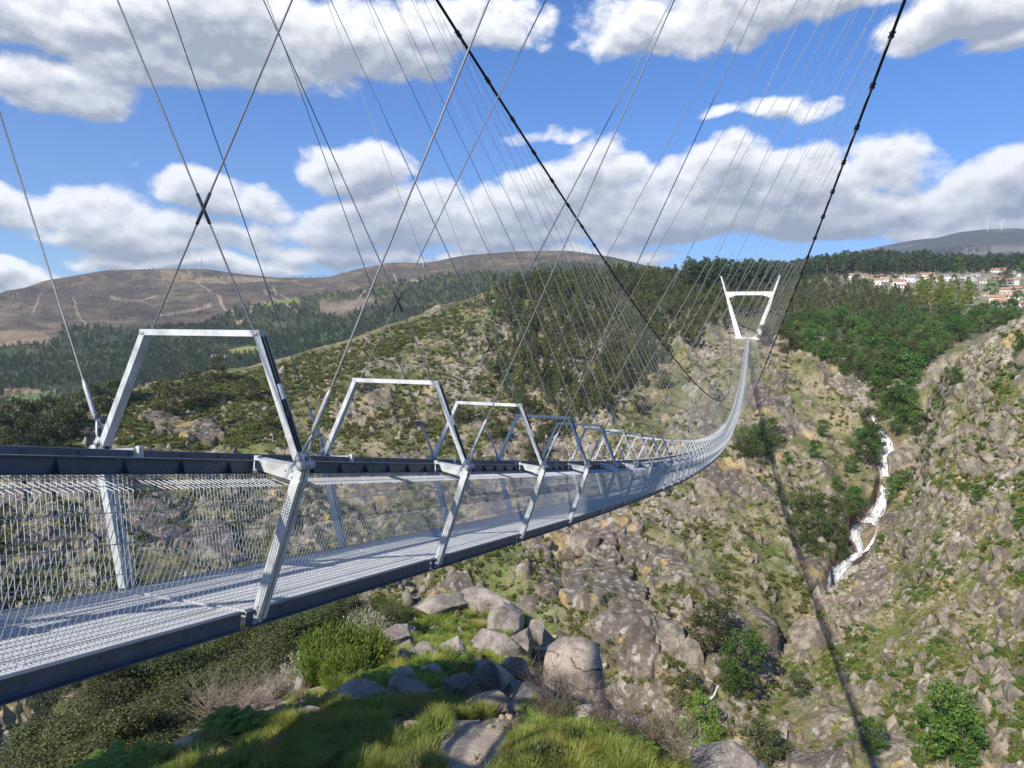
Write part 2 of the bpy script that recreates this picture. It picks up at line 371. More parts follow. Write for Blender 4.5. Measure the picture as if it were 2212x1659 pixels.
M['shrub'] = leaf_mat('shrub_leaves', (0.11, 0.125, 0.030), (0.24, 0.24, 0.07), 0.32, 0.35)
M['gorse'] = leaf_mat('gorse_flowers', (0.14, 0.13, 0.02), (0.42, 0.32, 0.02), 0.2, 0.2)
M['pine'] = leaf_mat('dark_forest_leaves', (0.040, 0.066, 0.028), (0.09, 0.12, 0.05), 0.25)
M['heath'] = leaf_mat('heather_sprigs', (0.11, 0.16, 0.018), (0.22, 0.28, 0.045), 0.3, 0.2)
M['bloom'] = leaf_mat('pale_bloom', (0.42, 0.38, 0.26), (0.55, 0.52, 0.38), 0.2, 0.1)
M['fern'] = leaf_mat('fern_fronds', (0.09, 0.19, 0.02), (0.20, 0.32, 0.05), 0.35, 0.2)
M['grass'] = leaf_mat('grass_blades', (0.17, 0.22, 0.03), (0.38, 0.40, 0.10), 0.35, 0.2)
M['drygrass'] = leaf_mat('dry_grass', (0.26, 0.21, 0.10), (0.36, 0.31, 0.16), 0.3, 0.2)
M['twig'] = plain_mat('dry_twigs', (0.27, 0.225, 0.18), 0.9, 0.0, 0.3, 4.0)
M['darktwig'] = plain_mat('dark_twigs', (0.12, 0.085, 0.065), 0.9, 0.0, 0.3, 4.0)
M['wall'] = plain_mat('white_render', (0.70, 0.69, 0.64), 0.85, 0.0, 0.12, 0.4)
M['cream'] = plain_mat('cream_render', (0.58, 0.52, 0.40), 0.85, 0.0, 0.12, 0.4)
M['yellow'] = plain_mat('yellow_render', (0.62, 0.50, 0.10), 0.85)
M['stonewall'] = plain_mat('field_stone', (0.27, 0.245, 0.21), 0.9, 0.0, 0.35, 0.8)
M['tile'] = plain_mat('clay_tiles', (0.42, 0.23, 0.15), 0.8, 0.0, 0.25, 0.9)
M['grey_tile'] = plain_mat('grey_roof', (0.33, 0.31, 0.30), 0.8, 0.0, 0.2, 0.9)
M['pane'] = plain_mat('window_pane', (0.035, 0.04, 0.045), 0.25)
M['white'] = plain_mat('white_paint', (0.78, 0.78, 0.77), 0.5, 0.0, 0.04)
M['canvas'] = plain_mat('cream_canvas', (0.72, 0.66, 0.42), 0.8, 0.0, 0.06)
def water_mat():
    m, t, b, out = new_mat('white_water'); a = t.node('ShaderNodeVertexColor', layer_name='Flow'); uv = t.sep(a.outputs[0])    # x across, y along, in metres
    v = t.xyz(t.m('MULTIPLY', uv[0], 1.5), t.m('MULTIPLY', uv[1], 0.16), 0.0)
    n = t.noise(v, 1.0, 5.0, 0.62, 0.3); n2 = t.noise(t.xyz(t.m('MULTIPLY', uv[0], 4.5), t.m('MULTIPLY', uv[1], 0.35), 3.0), 1.0, 3.0, 0.6)
    t.l.new(t.mix(t.ramp(n2, 0.3, 0.6), (0.62, 0.64, 0.66), (0.92, 0.93, 0.94)), b.inputs['Base Color']); b.inputs['Roughness'].default_value = 0.7
    t.l.new(t.bump(n2, 0.5, 0.3), b.inputs['Normal'])
    al = t.ramp(t.m('SUBTRACT', t.m('ADD', n, t.m('MULTIPLY', n2, 0.45)), t.m('MULTIPLY', uv[2], 0.26)), 0.50, 0.76)
    tr = t.node('ShaderNodeBsdfTransparent'); mx = t.node('ShaderNodeMixShader'); t.l.new(al, mx.inputs[0]); t.l.new(tr.outputs[0], mx.inputs[1]); t.l.new(b.outputs[0], mx.inputs[2]); t.l.new(mx.outputs[0], out.inputs[0])
    return m
M['fall'] = water_mat()
M['pool'] = plain_mat('dark_pool', (0.075, 0.055, 0.04), 0.12, 0.0, 0.2)
#@@TERRAIN
# ------------------------------------------------------------------ terrain
def smooth1(a, k, axis):
    if k < 2: return a
    w = np.hanning(k + 2)[1:-1]; w /= w.sum(); pad = k // 2
    a = np.concatenate([np.repeat(np.take(a, [0], axis), pad, axis), a, np.repeat(np.take(a, [-1], axis), k - 1 - pad, axis)], axis)
    return np.apply_along_axis(lambda v: np.convolve(v, w, 'valid'), axis, a)
class Sheet:
    """a piece of hillside: at each bearing (X) a profile of (elevation seen at y, distance r) from its foot over the crest to its back"""
    def __init__(s, stations, nx, step, crest, ks=25):
        xs = np.array([q[0] for q in stations], float); K = len(stations[0][1])
        Yk = np.array([[k[0] for k in q[1]] for q in stations], float); Rk = np.array([[k[1] for k in q[1]] for q in stations], float)
        s.X = np.linspace(xs[0], xs[-1], nx)
        Y = np.stack([np.interp(s.X, xs, Yk[:, k]) for k in range(K)], 1); Rr = np.stack([np.interp(s.X, xs, np.log(Rk[:, k])) for k in range(K)], 1)
        Y = smooth1(Y, ks, 0); Rr = smooth1(Rr, ks, 0)
        v = [0.0]
        for k in range(K - 1):
            n = int(max(6, min(400, np.mean(np.abs(Y[:, k + 1] - Y[:, k])) / step))) if k < crest else 14
            v += list(k + (np.arange(n) + 1) / n)
        s.v = np.array(v); kk = np.minimum(s.v.astype(int), K - 2); f = s.v - kk
        s.Y = Y[:, kk] * (1 - f) + Y[:, kk + 1] * f; s.R = np.exp(Rr[:, kk] * (1 - f) + Rr[:, kk + 1] * f)
        s.nc = int(np.argmin(np.abs(s.v - crest)))
        s.Y[:, :s.nc] = smooth1(s.Y, 9, 1)[:, :s.nc]; s.R = smooth1(s.R, 21, 1)
        s.P = at(np.repeat(s.X[:, None], s.Y.shape[1], 1), s.Y, s.R); s.XX = np.repeat(s.X[:, None], s.Y.shape[1], 1)
        s.calc_n()
    def calc_n(s):
        du = np.gradient(s.P, axis=0); dv = np.gradient(s.P, axis=1); n = np.cross(du, dv)
        n /= np.linalg.norm(n, axis=-1)[..., None] + 1e-9; s.N = np.where(n[..., 2:3] < 0, -n, n)
    def displace(s, d):
        s.base = s.P.copy(); s.P = s.P + s.N * d[..., None]; s.calc_n()
    def build(s, name, col, mat):
        nx, nv = s.Y.shape; idx = np.arange(nx * nv).reshape(nx, nv)
        F = np.stack([idx[:-1, :-1], idx[1:, :-1], idx[1:, 1:], idx[:-1, 1:]], -1).reshape(-1, 4)
        me = mesh_np(name, s.P.reshape(-1, 3), F, mat, True)
        set_attr(me, 'Col', np.concatenate([np.clip(col, 0.004, 0.95), np.ones(col.shape[:2] + (1,))], -1))
        o = link(name, me); o['kind'] = 'structure'; return o
    def find(s, X, Y):
        """points of the surface (with its relief) seen at X, Y, and their normals"""
        X = np.atleast_1d(np.asarray(X, float)); Y = np.atleast_1d(np.asarray(Y, float)); nx = len(s.X)
        fi = (X - s.X[0]) / (s.X[-1] - s.X[0]) * (nx - 1); i = np.clip(np.round(fi).astype(int), 0, nx - 1)
        Pc = np.zeros((len(X), 3)); Nc = np.zeros((len(X), 3)); i0 = np.clip(np.floor(fi).astype(int), 0, nx - 2)
        for k in range(len(X)):
            w = min(max(fi[k] - i0[k], 0), 1)
            for c, ww in ((i0[k], 1 - w), (i0[k] + 1, w)):
                yc = s.Y[c, :s.nc + 1]; j = min(max(int(np.searchsorted(-yc, -Y[k])) - 1, 0), s.nc - 1)
                f = min(max((yc[j] - Y[k]) / max(yc[j] - yc[j + 1], 1e-6), 0), 1)
                Pc[k] += ww * (s.P[c, j] * (1 - f) + s.P[c, j + 1] * f); Nc[k] += ww * s.N[c, j]
        return Pc, Nc

SA = Sheet([
    (-520, [(2300, 130), (1500, 190), (1300, 230), (1150, 265), (1050, 300), (990, 330), (965, 350), (1010, 420), (1100, 520)]),
    (0, [(2300, 130), (1480, 200), (1250, 240), (1120, 275), (1020, 310), (960, 345), (915, 375), (960, 450), (1050, 560)]),
    (300, [(2300, 130), (1450, 205), (1250, 240), (1100, 285), (980, 330), (895, 370), (842, 400), (890, 480), (990, 600)]),
    (600, [(2300, 130), (1400, 205), (1200, 250), (1050, 300), (930, 350), (835, 400), (783, 440), (840, 520), (940, 640)]),
    (850, [(2300, 130), (1350, 210), (1180, 250), (1020, 310), (880, 370), (765, 430), (697, 475), (760, 560), (860, 680)]),
    (1050, [(2300, 130), (1330, 215), (1150, 260), (1000, 320), (850, 390), (715, 460), (632, 520), (700, 610), (800, 740)]),
    (1150, [(2300, 130), (1330, 215), (1150, 265), (1000, 325), (850, 395), (710, 480), (606, 560), (660, 660), (760, 800)]),
    (1300, [(2300, 130), (1350, 210), (1170, 260), (1000, 325), (850, 400), (705, 500), (585, 620), (640, 750), (740, 900)]),
    (1500, [(2300, 130), (1500, 195), (1250, 250), (1020, 330), (850, 410), (725, 495), (592, 660), (625, 850), (720, 1100)]),
    (1615, [(2300, 130), (1560, 190), (1280, 245), (1020, 340), (850, 425), (729, 494), (605, 700), (600, 950), (700, 1300)]),
    (1700, [(2300, 160), (1560, 236), (1300, 262), (1040, 335), (860, 430), (742, 500), (622, 760), (582, 1150), (660, 1500)]),
    (1780, [(2300, 160), (1560, 236), (1300, 272), (1070, 340), (880, 425), (760, 490), (630, 760), (570, 1300), (650, 1700)]),
    (1850, [(2300, 160), (1560, 236), (1290, 285), (1100, 352), (900, 415), (800, 450), (640, 740), (560, 1350), (640, 1800)]),
    (1900, [(2300, 160), (1560, 236), (1290, 290), (1090, 365), (900, 425), (800, 460), (642, 740), (560, 1380), (640, 1800)]),
    (1960, [(2300, 160), (1560, 236), (1280, 275), (1080, 360), (900, 420), (800, 462), (645, 740), (562, 1400), (640, 1800)]),
    (2100, [(2300, 160), (1560, 236), (1280, 280), (1060, 365), (880, 425), (775, 470), (655, 720), (572, 1400), (640, 1800)]),
    (2250, [(2300, 160), (1560, 236), (1250, 280), (1030, 365), (850, 425), (750, 475), (670, 690), (574, 1400), (640, 1800)]),
    (2620, [(2300, 160), (1560, 236), (1200, 280), (980, 365), (800, 425), (700, 475), (640, 690), (560, 1400), (640, 1800)])],
    1060, 1.9, 7)
SB = Sheet([
    (1480, [(2400, 105), (1840, 150), (1740, 165), (1665, 180), (1700, 195)]),
    (1600, [(2400, 105), (1780, 158), (1640, 182), (1545, 202), (1580, 220)]),
    (1700, [(2400, 105), (1720, 168), (1560, 198), (1425, 228), (1460, 248)]),
    (1780, [(2400, 105), (1659, 178), (1450, 225), (1298, 262), (1335, 285)]),
    (1880, [(2400, 105), (1659, 175), (1400, 235), (1196, 288), (1235, 320)]),
    (1945, [(2400, 105), (1659, 173), (1380, 236), (1138, 300), (1180, 330)]),
    (1985, [(2400, 105), (1659, 172), (1330, 240), (1050, 316), (1090, 350)]),
    (2012, [(2400, 105), (1659, 171), (1290, 243), (915, 326), (965, 362)]),
    (2060, [(2400, 105), (1659, 170), (1250, 243), (790, 326), (850, 372)]),
    (2130, [(2400, 105), (1659, 168), (1230, 240), (732, 322), (790, 372)]),
    (2212, [(2400, 105), (1659, 166), (1220, 235), (697, 314), (755, 372)]),
    (2620, [(2400, 105), (1659, 160), (1150, 215), (580, 292), (650, 352)])], 620, 1.9, 3, 11)
SD = Sheet([
    (-560, [(1010, 600), (910, 880), (845, 1150), (775, 1500), (690, 2200), (760, 2800)]),
    (0, [(1000, 600), (893, 880), (822, 1150), (742, 1550), (640, 2300), (720, 3000)]),
    (100, [(1000, 600), (890, 880), (815, 1150), (730, 1580), (607, 2400), (700, 3100)]),
    (230, [(1000, 600), (888, 880), (805, 1150), (705, 1600), (585, 2500), (680, 3200)]),
    (440, [(1000, 620), (880, 880), (790, 1180), (690, 1650), (580, 2600), (680, 3300)]),
    (520, [(1000, 620), (870, 890), (785, 1180), (680, 1680), (592, 2650), (690, 3300)]),
    (600, [(1000, 640), (865, 900), (775, 1200), (665, 1700), (600, 2700), (690, 3400)]),
    (710, [(980, 660), (850, 930), (750, 1220), (642, 1750), (601, 2700), (690, 3400)]),
    (800, [(960, 680), (830, 950), (730, 1240), (628, 1740), (579, 2600), (680, 3300)]),
    (900, [(940, 700), (800, 970), (710, 1250), (612, 1700), (575, 2500), (670, 3200)]),
    (1000, [(900, 720), (770, 980), (690, 1250), (604, 1650), (552, 2400), (650, 3100)]),
    (1110, [(860, 740), (740, 980), (670, 1250), (600, 1600), (543, 2350), (650, 3000)]),
    (1230, [(840, 760), (720, 1000), (660, 1250), (600, 1600), (542, 2300), (650, 3000)]),
    (1320, [(840, 780), (720, 1000), (660, 1250), (606, 1600), (556, 2300), (660, 3000)]),
    (1500, [(840, 780), (720, 1000), (670, 1250), (630, 1600), (600, 2300), (700, 3000)])], 900, 1.5, 4, 15)
SE = Sheet([
    (1480, [(680, 2600), (620, 4200), (585, 6000), (660, 7500)]), (1700, [(680, 2600), (610, 4200), (565, 6000), (660, 7500)]),
    (1850, [(670, 2600), (596, 4200), (542, 6200), (620, 7800)]), (1935, [(660, 2600), (586, 4200), (526, 6300), (600, 8000)]),
    (1985, [(660, 2600), (582, 4200), (517, 6400), (600, 8000)]), (2025, [(660, 2600), (580, 4200), (514, 6400), (600, 8000)]),
    (2070, [(660, 2600), (578, 4200), (502, 6400), (590, 8000)]), (2120, [(660, 2600), (576, 4200), (496, 6400), (590, 8000)]),
    (2190, [(660, 2600), (576, 4200), (493, 6400), (590, 8000)]), (2260, [(660, 2600), (576, 4200), (498, 6400), (590, 8000)]),
    (2650, [(660, 2600), (566, 4200), (480, 6400), (570, 8000)])], 330, 2.2, 2, 9)

GRASS = np.array((0.165, 0.158, 0.062)); DRY = np.array((0.29, 0.235, 0.145)); OLIVE = np.array((0.09, 0.092, 0.04)); OCHRE = np.array((0.46, 0.32, 0.12))
ROCKL = np.array((0.31, 0.262, 0.188)); ROCKD = np.array((0.125, 0.10, 0.077)); FRESH = np.array((0.15, 0.205, 0.05))
def mixc(c, k, w): return c + (k - c) * np.clip(w, 0, 1)[..., None]
WF_MAIN = [(1886, 892, 5), (1897, 912, 6), (1902, 925, 9), (1910, 937, 16), (1915, 950, 15), (1915, 973, 26), (1911, 1004, 25), (1911, 1023, 12), (1916, 1038, 19), (1911, 1063, 18),
           (1902, 1091, 23), (1889, 1111, 31), (1880, 1124, 30)]
WF_LEFT = [(1876, 1120, 16), (1854, 1132, 20), (1849, 1153, 18), (1858, 1172, 13), (1864, 1188, 13)]
WF_RIGHT = [(1888, 1122, 12), (1897, 1132, 6), (1908, 1142, 9), (1905, 1155, 11), (1892, 1170, 13), (1870, 1187, 12)]
WF_LOW = [(1866, 1186, 20), (1850, 1196, 22), (1834, 1206, 25), (1821, 1223, 33), (1815, 1243, 28), (1821, 1264, 9)]
WF_SIDE = [(1786, 1247, 9), (1782, 1270, 9), (1777, 1294, 10)]
WF_FOOT = [(1547, 1510, 4), (1541, 1520, 7), (1533, 1532, 6)]
def seg_dist(X, Y, path):
    d = np.full(X.shape, 1e9)
    for (x1, y1, *_), (x2, y2, *_) in zip(path[:-1], path[1:]):
        t = np.clip(((X - x1) * (x2 - x1) + (Y - y1) * (y2 - y1)) / ((x2 - x1) ** 2 + (y2 - y1) ** 2), 0, 1)
        d = np.minimum(d, np.hypot(X - x1 - t * (x2 - x1), Y - y1 - t * (y2 - y1)))
    return d
def gorge_cover(S, rock_bias, seed):
    P = S.P; X, Y = S.XX, S.Y; r = S.R
    near = sstep(r, 620, 480)
    # granite breaks into steep joint blocks, taller than wide
    Pb = P * np.array((1.0, 1.0, 0.62)); w3 = np.stack([fbm(P / 9.0, 3, seed + 70 + k) for k in range(3)], -1)
    f1, f2, rid = worley(Pb / 9.5 + w3 * 0.35, seed + 1); g1, g2, rid2 = worley(Pb / 3.3 + w3 * 0.5, seed + 2); h1, h2, rid3 = worley(Pb / 1.35 + w3 * 0.6, seed + 3)
    s1, s2, sid = worley(P * np.array((1.0, 0.8, 0.5)) / 19.0 + w3 * 0.30, seed + 4); slab = (sid > S.slab_cut) * sstep(s2 - s1, 0.02, 0.10) * sstep(fbm(P / 60.0, 2, seed + 5), -0.35, 0.0) * near
    patch = fbm(P / 26.0, 4, seed + 11) * 1.25 + fbm(P / 7.0, 3, seed + 12) * 0.7 + rock_bias + (rid - 0.5) * 0.55
    rock = np.maximum(sstep(patch, -0.08, 0.16), slab * sstep(patch, -0.55, -0.3)) * near; slab = slab * sstep(patch, -0.55, -0.3)
    big = 5.5 * fbm(P / 48.0, 3, seed + 21, ridged=True) + 2.2 * fbm(P / 15.0, 3, seed + 23)
    lat = P[..., 0] * math.cos(YAW) + P[..., 1] * math.sin(YAW)      # gullies run down the slope
    big = big + 3.6 * fbm(np.stack([lat / 24.0, P[..., 2] / 150.0, lat * 0 + seed], -1) + w3[..., :1] * 0.12, 3, seed + 25, ridged=True)
    blk = (rid - 0.45) * 3.4 * sstep(f2 - f1, 0.0, 0.13) + (rid2 - 0.45) * 1.5 * sstep(g2 - g1, 0.0, 0.15) + (rid3 - 0.4) * 0.6 * sstep(h2 - h1, 0.0, 0.18)
    d = big * near * S.calm + blk * S.calm * (0.25 + 0.75 * rock) * (1 - 0.85 * slab) * near + slab * (0.9 + 4.0 * (sid - 0.5)) + 0.35 * fbm(P / 1.6, 3, seed + 31) * near
    return d, dict(rock=rock, rid=rid, rid2=rid2, rid3=rid3, e1=f2 - f1, e2=g2 - g1, near=near, slab=slab)
def gorge_colour(S, q, seed, green):
    P = S.base; n1 = fbm(P / 11.0, 4, seed + 41); n2 = fbm(P / 2.4, 3, seed + 42); n3 = fbm(P / 30.0, 3, seed + 43)
    c = np.broadcast_to(GRASS, P.shape).copy()
    c = mixc(c, DRY, sstep(n1 + 0.6 * n2, -0.15, 0.45)); c = mixc(c, OLIVE, sstep(n2 - 0.6 * n1 + green, 0.12, 0.5)); c = mixc(c, FRESH, sstep(n3 + 0.5 * n2, 0.34, 0.6) * 0.6)
    st = fbm(P * np.array((0.75, 0.75, 0.06)), 3, seed + 51)
    tone = np.clip(0.62 + 0.75 * (q['rid2'] - 0.5) + 0.5 * (q['rid'] - 0.5) + 0.3 * n2, 0, 1)
    rk = mixc(np.broadcast_to(ROCKD, P.shape), ROCKL, tone); rk = mixc(rk, ROCKD * 0.8, sstep(st, 0.12, 0.42) * 0.75)
    rk = mixc(rk, ROCKD * (0.85 + 0.35 * n2[..., None]), q['slab'] * 0.8); rk = mixc(rk, ROCKL * 1.05, q['slab'] * sstep(fbm(P * np.array((1.3, 1.3, 0.09)), 3, seed + 52), 0.18, 0.5) * 0.6)
    rk = mixc(rk, OCHRE, sstep(n1 - 0.5 * n2 + 0.25 * (q['rid'] - 0.5), 0.34, 0.5) * 0.65)
    rk = mixc(rk, np.array((0.43, 0.40, 0.35)), sstep(q['rid3'] + 0.3 * n2, 0.78, 1.0) * 0.6)
    c = mixc(c, rk, q['rock'] * np.maximum(sstep(n2 + 0.9 * q['rid2'], -0.25, 0.15), q['slab']))
    return c
SA.slab_cut = np.interp(SA.XX, [700, 1000, 1650, 1800], [0.74, 0.54, 0.55, 0.66]) + np.interp(SA.Y, [900, 1080], [0.14, 0.0]); SB.slab_cut = 0.74
SA.calm = lerp(1.0, 0.42, sstep(SA.XX, 1250, 1000) * sstep(SA.Y, 1080, 900)); SB.calm = 0.72
d, qa = gorge_cover(SA, np.interp(SA.XX, [0, 700, 1000, 1200, 1500], [-0.28, -0.26, -0.22, -0.04, 0.02]) + np.interp(SA.Y, [700, 900, 1100], [-0.05, 0.0, 0.06]), 3)
SA.slabm = qa['slab']; d = np.where(SA.v[None, :] > 7, d * 0.3, d)
pad = sstep(np.hypot(SA.P[..., 0] + 5.2, SA.P[..., 1] - 497), 26, 14); d = d * (1 - pad)
cut = sstep(seg_dist(SA.XX, SA.Y, WF_MAIN + WF_LEFT[1:] + WF_LOW[2:]), 42, 8) * (SA.Y > 880)     # the stream has cut a smooth chute
d = d * (1 - 0.75 * cut) - 2.5 * cut
SA.displace(d); ca = gorge_colour(SA, qa, 3, np.interp(SA.XX, [0, 700, 1050, 1300], [0.28, 0.25, 0.22, 0.02]))
ca = mixc(ca, np.array((0.19, 0.135, 0.09)), cut * 0.9 * sstep(fbm(SA.base / 5.0, 3, 77), -0.6, 0.1))
slab = softpoly(SA.XX, SA.Y, [(1924, 950), (1962, 955), (1985, 1000), (1978, 1040), (1990, 1110), (1935, 1100), (1922, 1040)], 4, 6) * 0.85
ca = mixc(ca, np.array((0.37, 0.265, 0.18)), slab * (0.75 + 0.5 * fbm(SA.base * np.array((0.5, 0.5, 0.08)), 3, 78)))
wood = sstep(SA.R, 480, 560); ca = mixc(ca, np.array((0.085, 0.085, 0.04)), wood * 0.85)
vil = softpoly(SA.XX, SA.Y, [(1690, 600), (1790, 588), (1900, 592), (2300, 575), (2300, 700), (2120, 690), (1960, 640), (1820, 612), (1690, 612)], 8, 5) & (SA.R > 560)
terr = np.sin(SA.P[..., 2] * 2.1 + 1.5 * fbm(SA.base / 40.0, 2, 80)) > 0.55
fld = np.where(terr[..., None], np.array((0.30, 0.26, 0.20)), mixc(np.broadcast_to(np.array((0.17, 0.19, 0.065)), SA.P.shape), DRY, sstep(fbm(SA.base / 30.0, 3, 81), -0.1, 0.3)))
ca = np.where(vil[..., None], fld, ca)
ca = mixc(ca, np.array((0.40, 0.34, 0.24)), sstep(np.hypot((SA.P[..., 0] + 2) * 0.7, SA.P[..., 1] - 502), 17, 9) * 0.8)
SA.build('gorge_hillside', ca, M['gorge'])
d, qb = gorge_cover(SB, -0.14 + np.interp(SB.Y, [700, 900, 1659], [0.10, 0.05, 0.0]) + 0.3 * sstep(SB.XX, 2000, 1850), 15)
SB.slabm = qb['slab']; d = np.where(SB.v[None, :] > 3, d * 0.4, d) * 0.85
SB.displace(d); cb = gorge_colour(SB, qb, 15, -0.05) * 1.12
cb = mixc(cb, np.array((0.40, 0.35, 0.27)), softpoly(SB.XX, SB.Y, [(1785, 1275), (1838, 1225), (1900, 1185), (1925, 1190), (1850, 1245), (1800, 1300)], 5, 5) * 0.8)
SB.build('rocky_spur', cb, M['gorge'])
# far hills to the left: burnt slopes above dark plantations
PD = SD.P; g = fbm(PD * np.array((1, 1, 0.0)) / 420.0, 4, 61, ridged=True)
d = (26 * g + 9 * fbm(PD / 130.0, 4, 62)) * sstep(SD.R, 800, 1700); d = np.where(SD.v[None, :] > 3.9, d * np.clip(1 - (SD.v[None, :] - 3.9) * 9, 0, 1), d)
SD.displace(d - 9 * sstep(SD.R, 800, 1700) * (SD.v[None, :] < 3.9))
BURN_LINE = [(-600, 770), (0, 742), (110, 735), (140, 702), (240, 700), (300, 715), (450, 695), (560, 668), (640, 655), (700, 640), (830, 620), (950, 605), (1030, 600), (1120, 590), (1250, 560)]
bx = np.array([q[0] for q in BURN_LINE]); by = np.array([q[1] for q in BURN_LINE])
burn = sstep(np.interp(SD.XX, bx, by) - SD.Y + 9 * fbm(np.stack([SD.XX / 30, SD.Y / 30, 0 * SD.Y], -1), 3, 63), -4, 5)
n1 = fbm(SD.base / 160.0, 4, 64); n2 = fbm(SD.base / 34.0, 4, 65)
cd = np.broadcast_to(np.array((0.060, 0.072, 0.034)), PD.shape).copy(); cd = mixc(cd, np.array((0.12, 0.125, 0.05)), sstep(n1 + 0.6 * n2, 0.05, 0.5))
bc = mixc(np.broadcast_to(np.array((0.125, 0.098, 0.070)), PD.shape), np.array((0.195, 0.158, 0.098)), sstep(n1 + 0.7 * n2, -0.15, 0.4)); bc = mixc(bc, np.array((0.115, 0.12, 0.055)), sstep(n2 - n1, 0.25, 0.6) * 0.7)
bc = mixc(bc, np.array((0.085, 0.066, 0.056)), sstep(np.sin(PD[..., 2] * 0.55 + 4 * n1), 0.35, 0.9) * 0.65)
cd = mixc(cd, bc, burn)
for trk, w in (([(400, 575), (418, 605), (440, 622), (468, 642), (480, 655), (500, 680), (515, 702)], 1.5), ([(570, 628), (590, 650), (640, 668)], 1.3), ([(590, 625), (615, 645), (650, 660)], 1.2), ([(340, 664), (420, 655), (455, 652)], 1.1),
               ([(160, 648), (163, 665), (180, 690), (195, 705)], 1.2), ([(240, 640), (300, 648), (340, 640)], 1.0), ([(520, 700), (545, 682), (552, 668)], 1.1), ([(770, 650), (780, 640), (800, 625)], 1.2), ([(850, 598), (870, 612), (905, 616)], 1.5), ([(410, 593), (520, 600), (640, 612)], 1.2), ([(70, 680), (85, 655), (92, 640)], 1.0)):
    cd = mixc(cd, np.array((0.40, 0.315, 0.21)), sstep(seg_dist(SD.XX + 2.5 * fbm(np.stack([SD.XX / 9, SD.Y / 9, 0 * SD.Y], -1), 2, 66), SD.Y, trk), w + 1.2, w * 0.5) * 0.8)
for poly, colr in (([(-60, 712), (90, 712), (110, 722), (100, 745), (40, 752), (-60, 752)], (0.26, 0.185, 0.11)), ([(350, 582), (470, 596), (640, 612), (640, 616), (480, 612), (350, 600)], (0.32, 0.25, 0.14)),
                   ([(690, 650), (800, 640), (830, 648), (740, 668), (690, 664)], (0.20, 0.16, 0.11)), ([(630, 722), (700, 700), (760, 690), (770, 705), (700, 735), (640, 745)], (0.085, 0.15, 0.05)),
                   ([(-60, 845), (60, 838), (90, 848), (40, 856), (-60, 860)], (0.30, 0.21, 0.12)), ([(20, 855), (120, 845), (150, 870), (60, 890), (10, 885)], (0.17, 0.22, 0.09)), ([(480, 756), (560, 752), (580, 762), (500, 772)], (0.24, 0.25, 0.07)),
                   ([(560, 660), (640, 648), (650, 656), (570, 668)], (0.19, 0.23, 0.06))):
    cd = np.where(softpoly(SD.XX, SD.Y, poly, 5, 5)[..., None], np.array(colr) * (1 + 0.25 * n2[..., None]), cd)
SD.build('far_hills', cd, M['far_ground'])
PE = SE.P; SE.displace((26 * fbm(PE / 500.0, 4, 91, ridged=True) + 10 * fbm(PE / 150.0, 3, 92)) * (SE.v[None, :] < 1.85))
n1 = fbm(SE.base / 600.0, 4, 93); ce = mixc(np.broadcast_to(np.array((0.085, 0.09, 0.07)), PE.shape), np.array((0.22, 0.19, 0.15)), sstep(n1, 0.0, 0.35))
SE.build('distant_mountain', ce, M['far_ground'])
# the near hill: knots (x, y, depth ahead of the eye) and plain (x, y, z)
def atz(X, Y, dep):
    d = rays(X, Y); return d * (dep / float(d @ np.array(F0)))
KN = [atz(*k) for k in [(600, 1950, 5.4), (1000, 1950, 5.4), (1400, 1930, 5.6), (300, 1730, 6.8), (330, 1650, 8.0), (500, 1572, 8.8), (700, 1515, 10.0), (900, 1520, 9.9), (1100, 1542, 9.4), (1300, 1572, 8.9), (1450, 1640, 8.1), (1560, 1690, 7.6),
                        (660, 1440, 18), (800, 1385, 23.5), (1000, 1420, 20.5), (1140, 1440, 20.5), (1000, 1345, 27), (880, 1330, 29), (1110, 1335, 28), (740, 1380, 24), (1000, 1290, 32),
                        (150, 1730, 11), (300, 1640, 14), (450, 1560, 16), (600, 1470, 18), (1235, 1565, 23), (1320, 1640, 18)]]
KN += [np.array(k, float) for k in [(0, 0, -4.0), (-3, -6, -2.0), (3, -6, -2.5), (-14, -4, -4.5), (8, -2, -5.0), (-5, -20, 0.5), (6, -20, 0.2), (-14, -20, -1.0), (16, -18, -2.5), (2.2, 8.5, -8.0), (5, 7, -9.0), (5, 3, -6.0), (9, 12, -14), (3, 15, -13.5), (3, 22, -21), (14, 22, -27),
                                    (-14, 9, -9.0), (-20, 14, -15), (-24, 4, -13), (-24, -15, -7), (-19, 24, -18), (-14, 38, -23), (-7, 38, -25), (-26, 30, -27), (-14, 46, -33), (0, 40, -35), (16, 40, -47), (30, 20, -40), (30, -10, -22), (-40, 20, -30), (-40, -20, -18), (-30, 48, -46), (0, 55, -56), (40, 55, -75), (-60, 40, -52), (60, 20, -75), (60, -30, -50), (-60, -40, -30), (0, -60, 6), (40, -60, -15), (-40, -60, -5)]]
KN = np.array(KN)
def _tps(r): return np.where(r > 1e-6, r * r * np.log(np.maximum(r, 1e-6)), 0.0)
_A = np.zeros((len(KN) + 3, len(KN) + 3)); _A[:-3, :-3] = _tps(np.hypot(KN[:, None, 0] - KN[None, :, 0], KN[:, None, 1] - KN[None, :, 1])) + 0.6 * np.eye(len(KN))
_A[:-3, -3] = 1; _A[:-3, -2:] = KN[:, :2]; _A[-3, :-3] = 1; _A[-2:, :-3] = KN[:, :2].T
_w = np.linalg.solve(_A, np.concatenate([KN[:, 2], np.zeros(3)]))
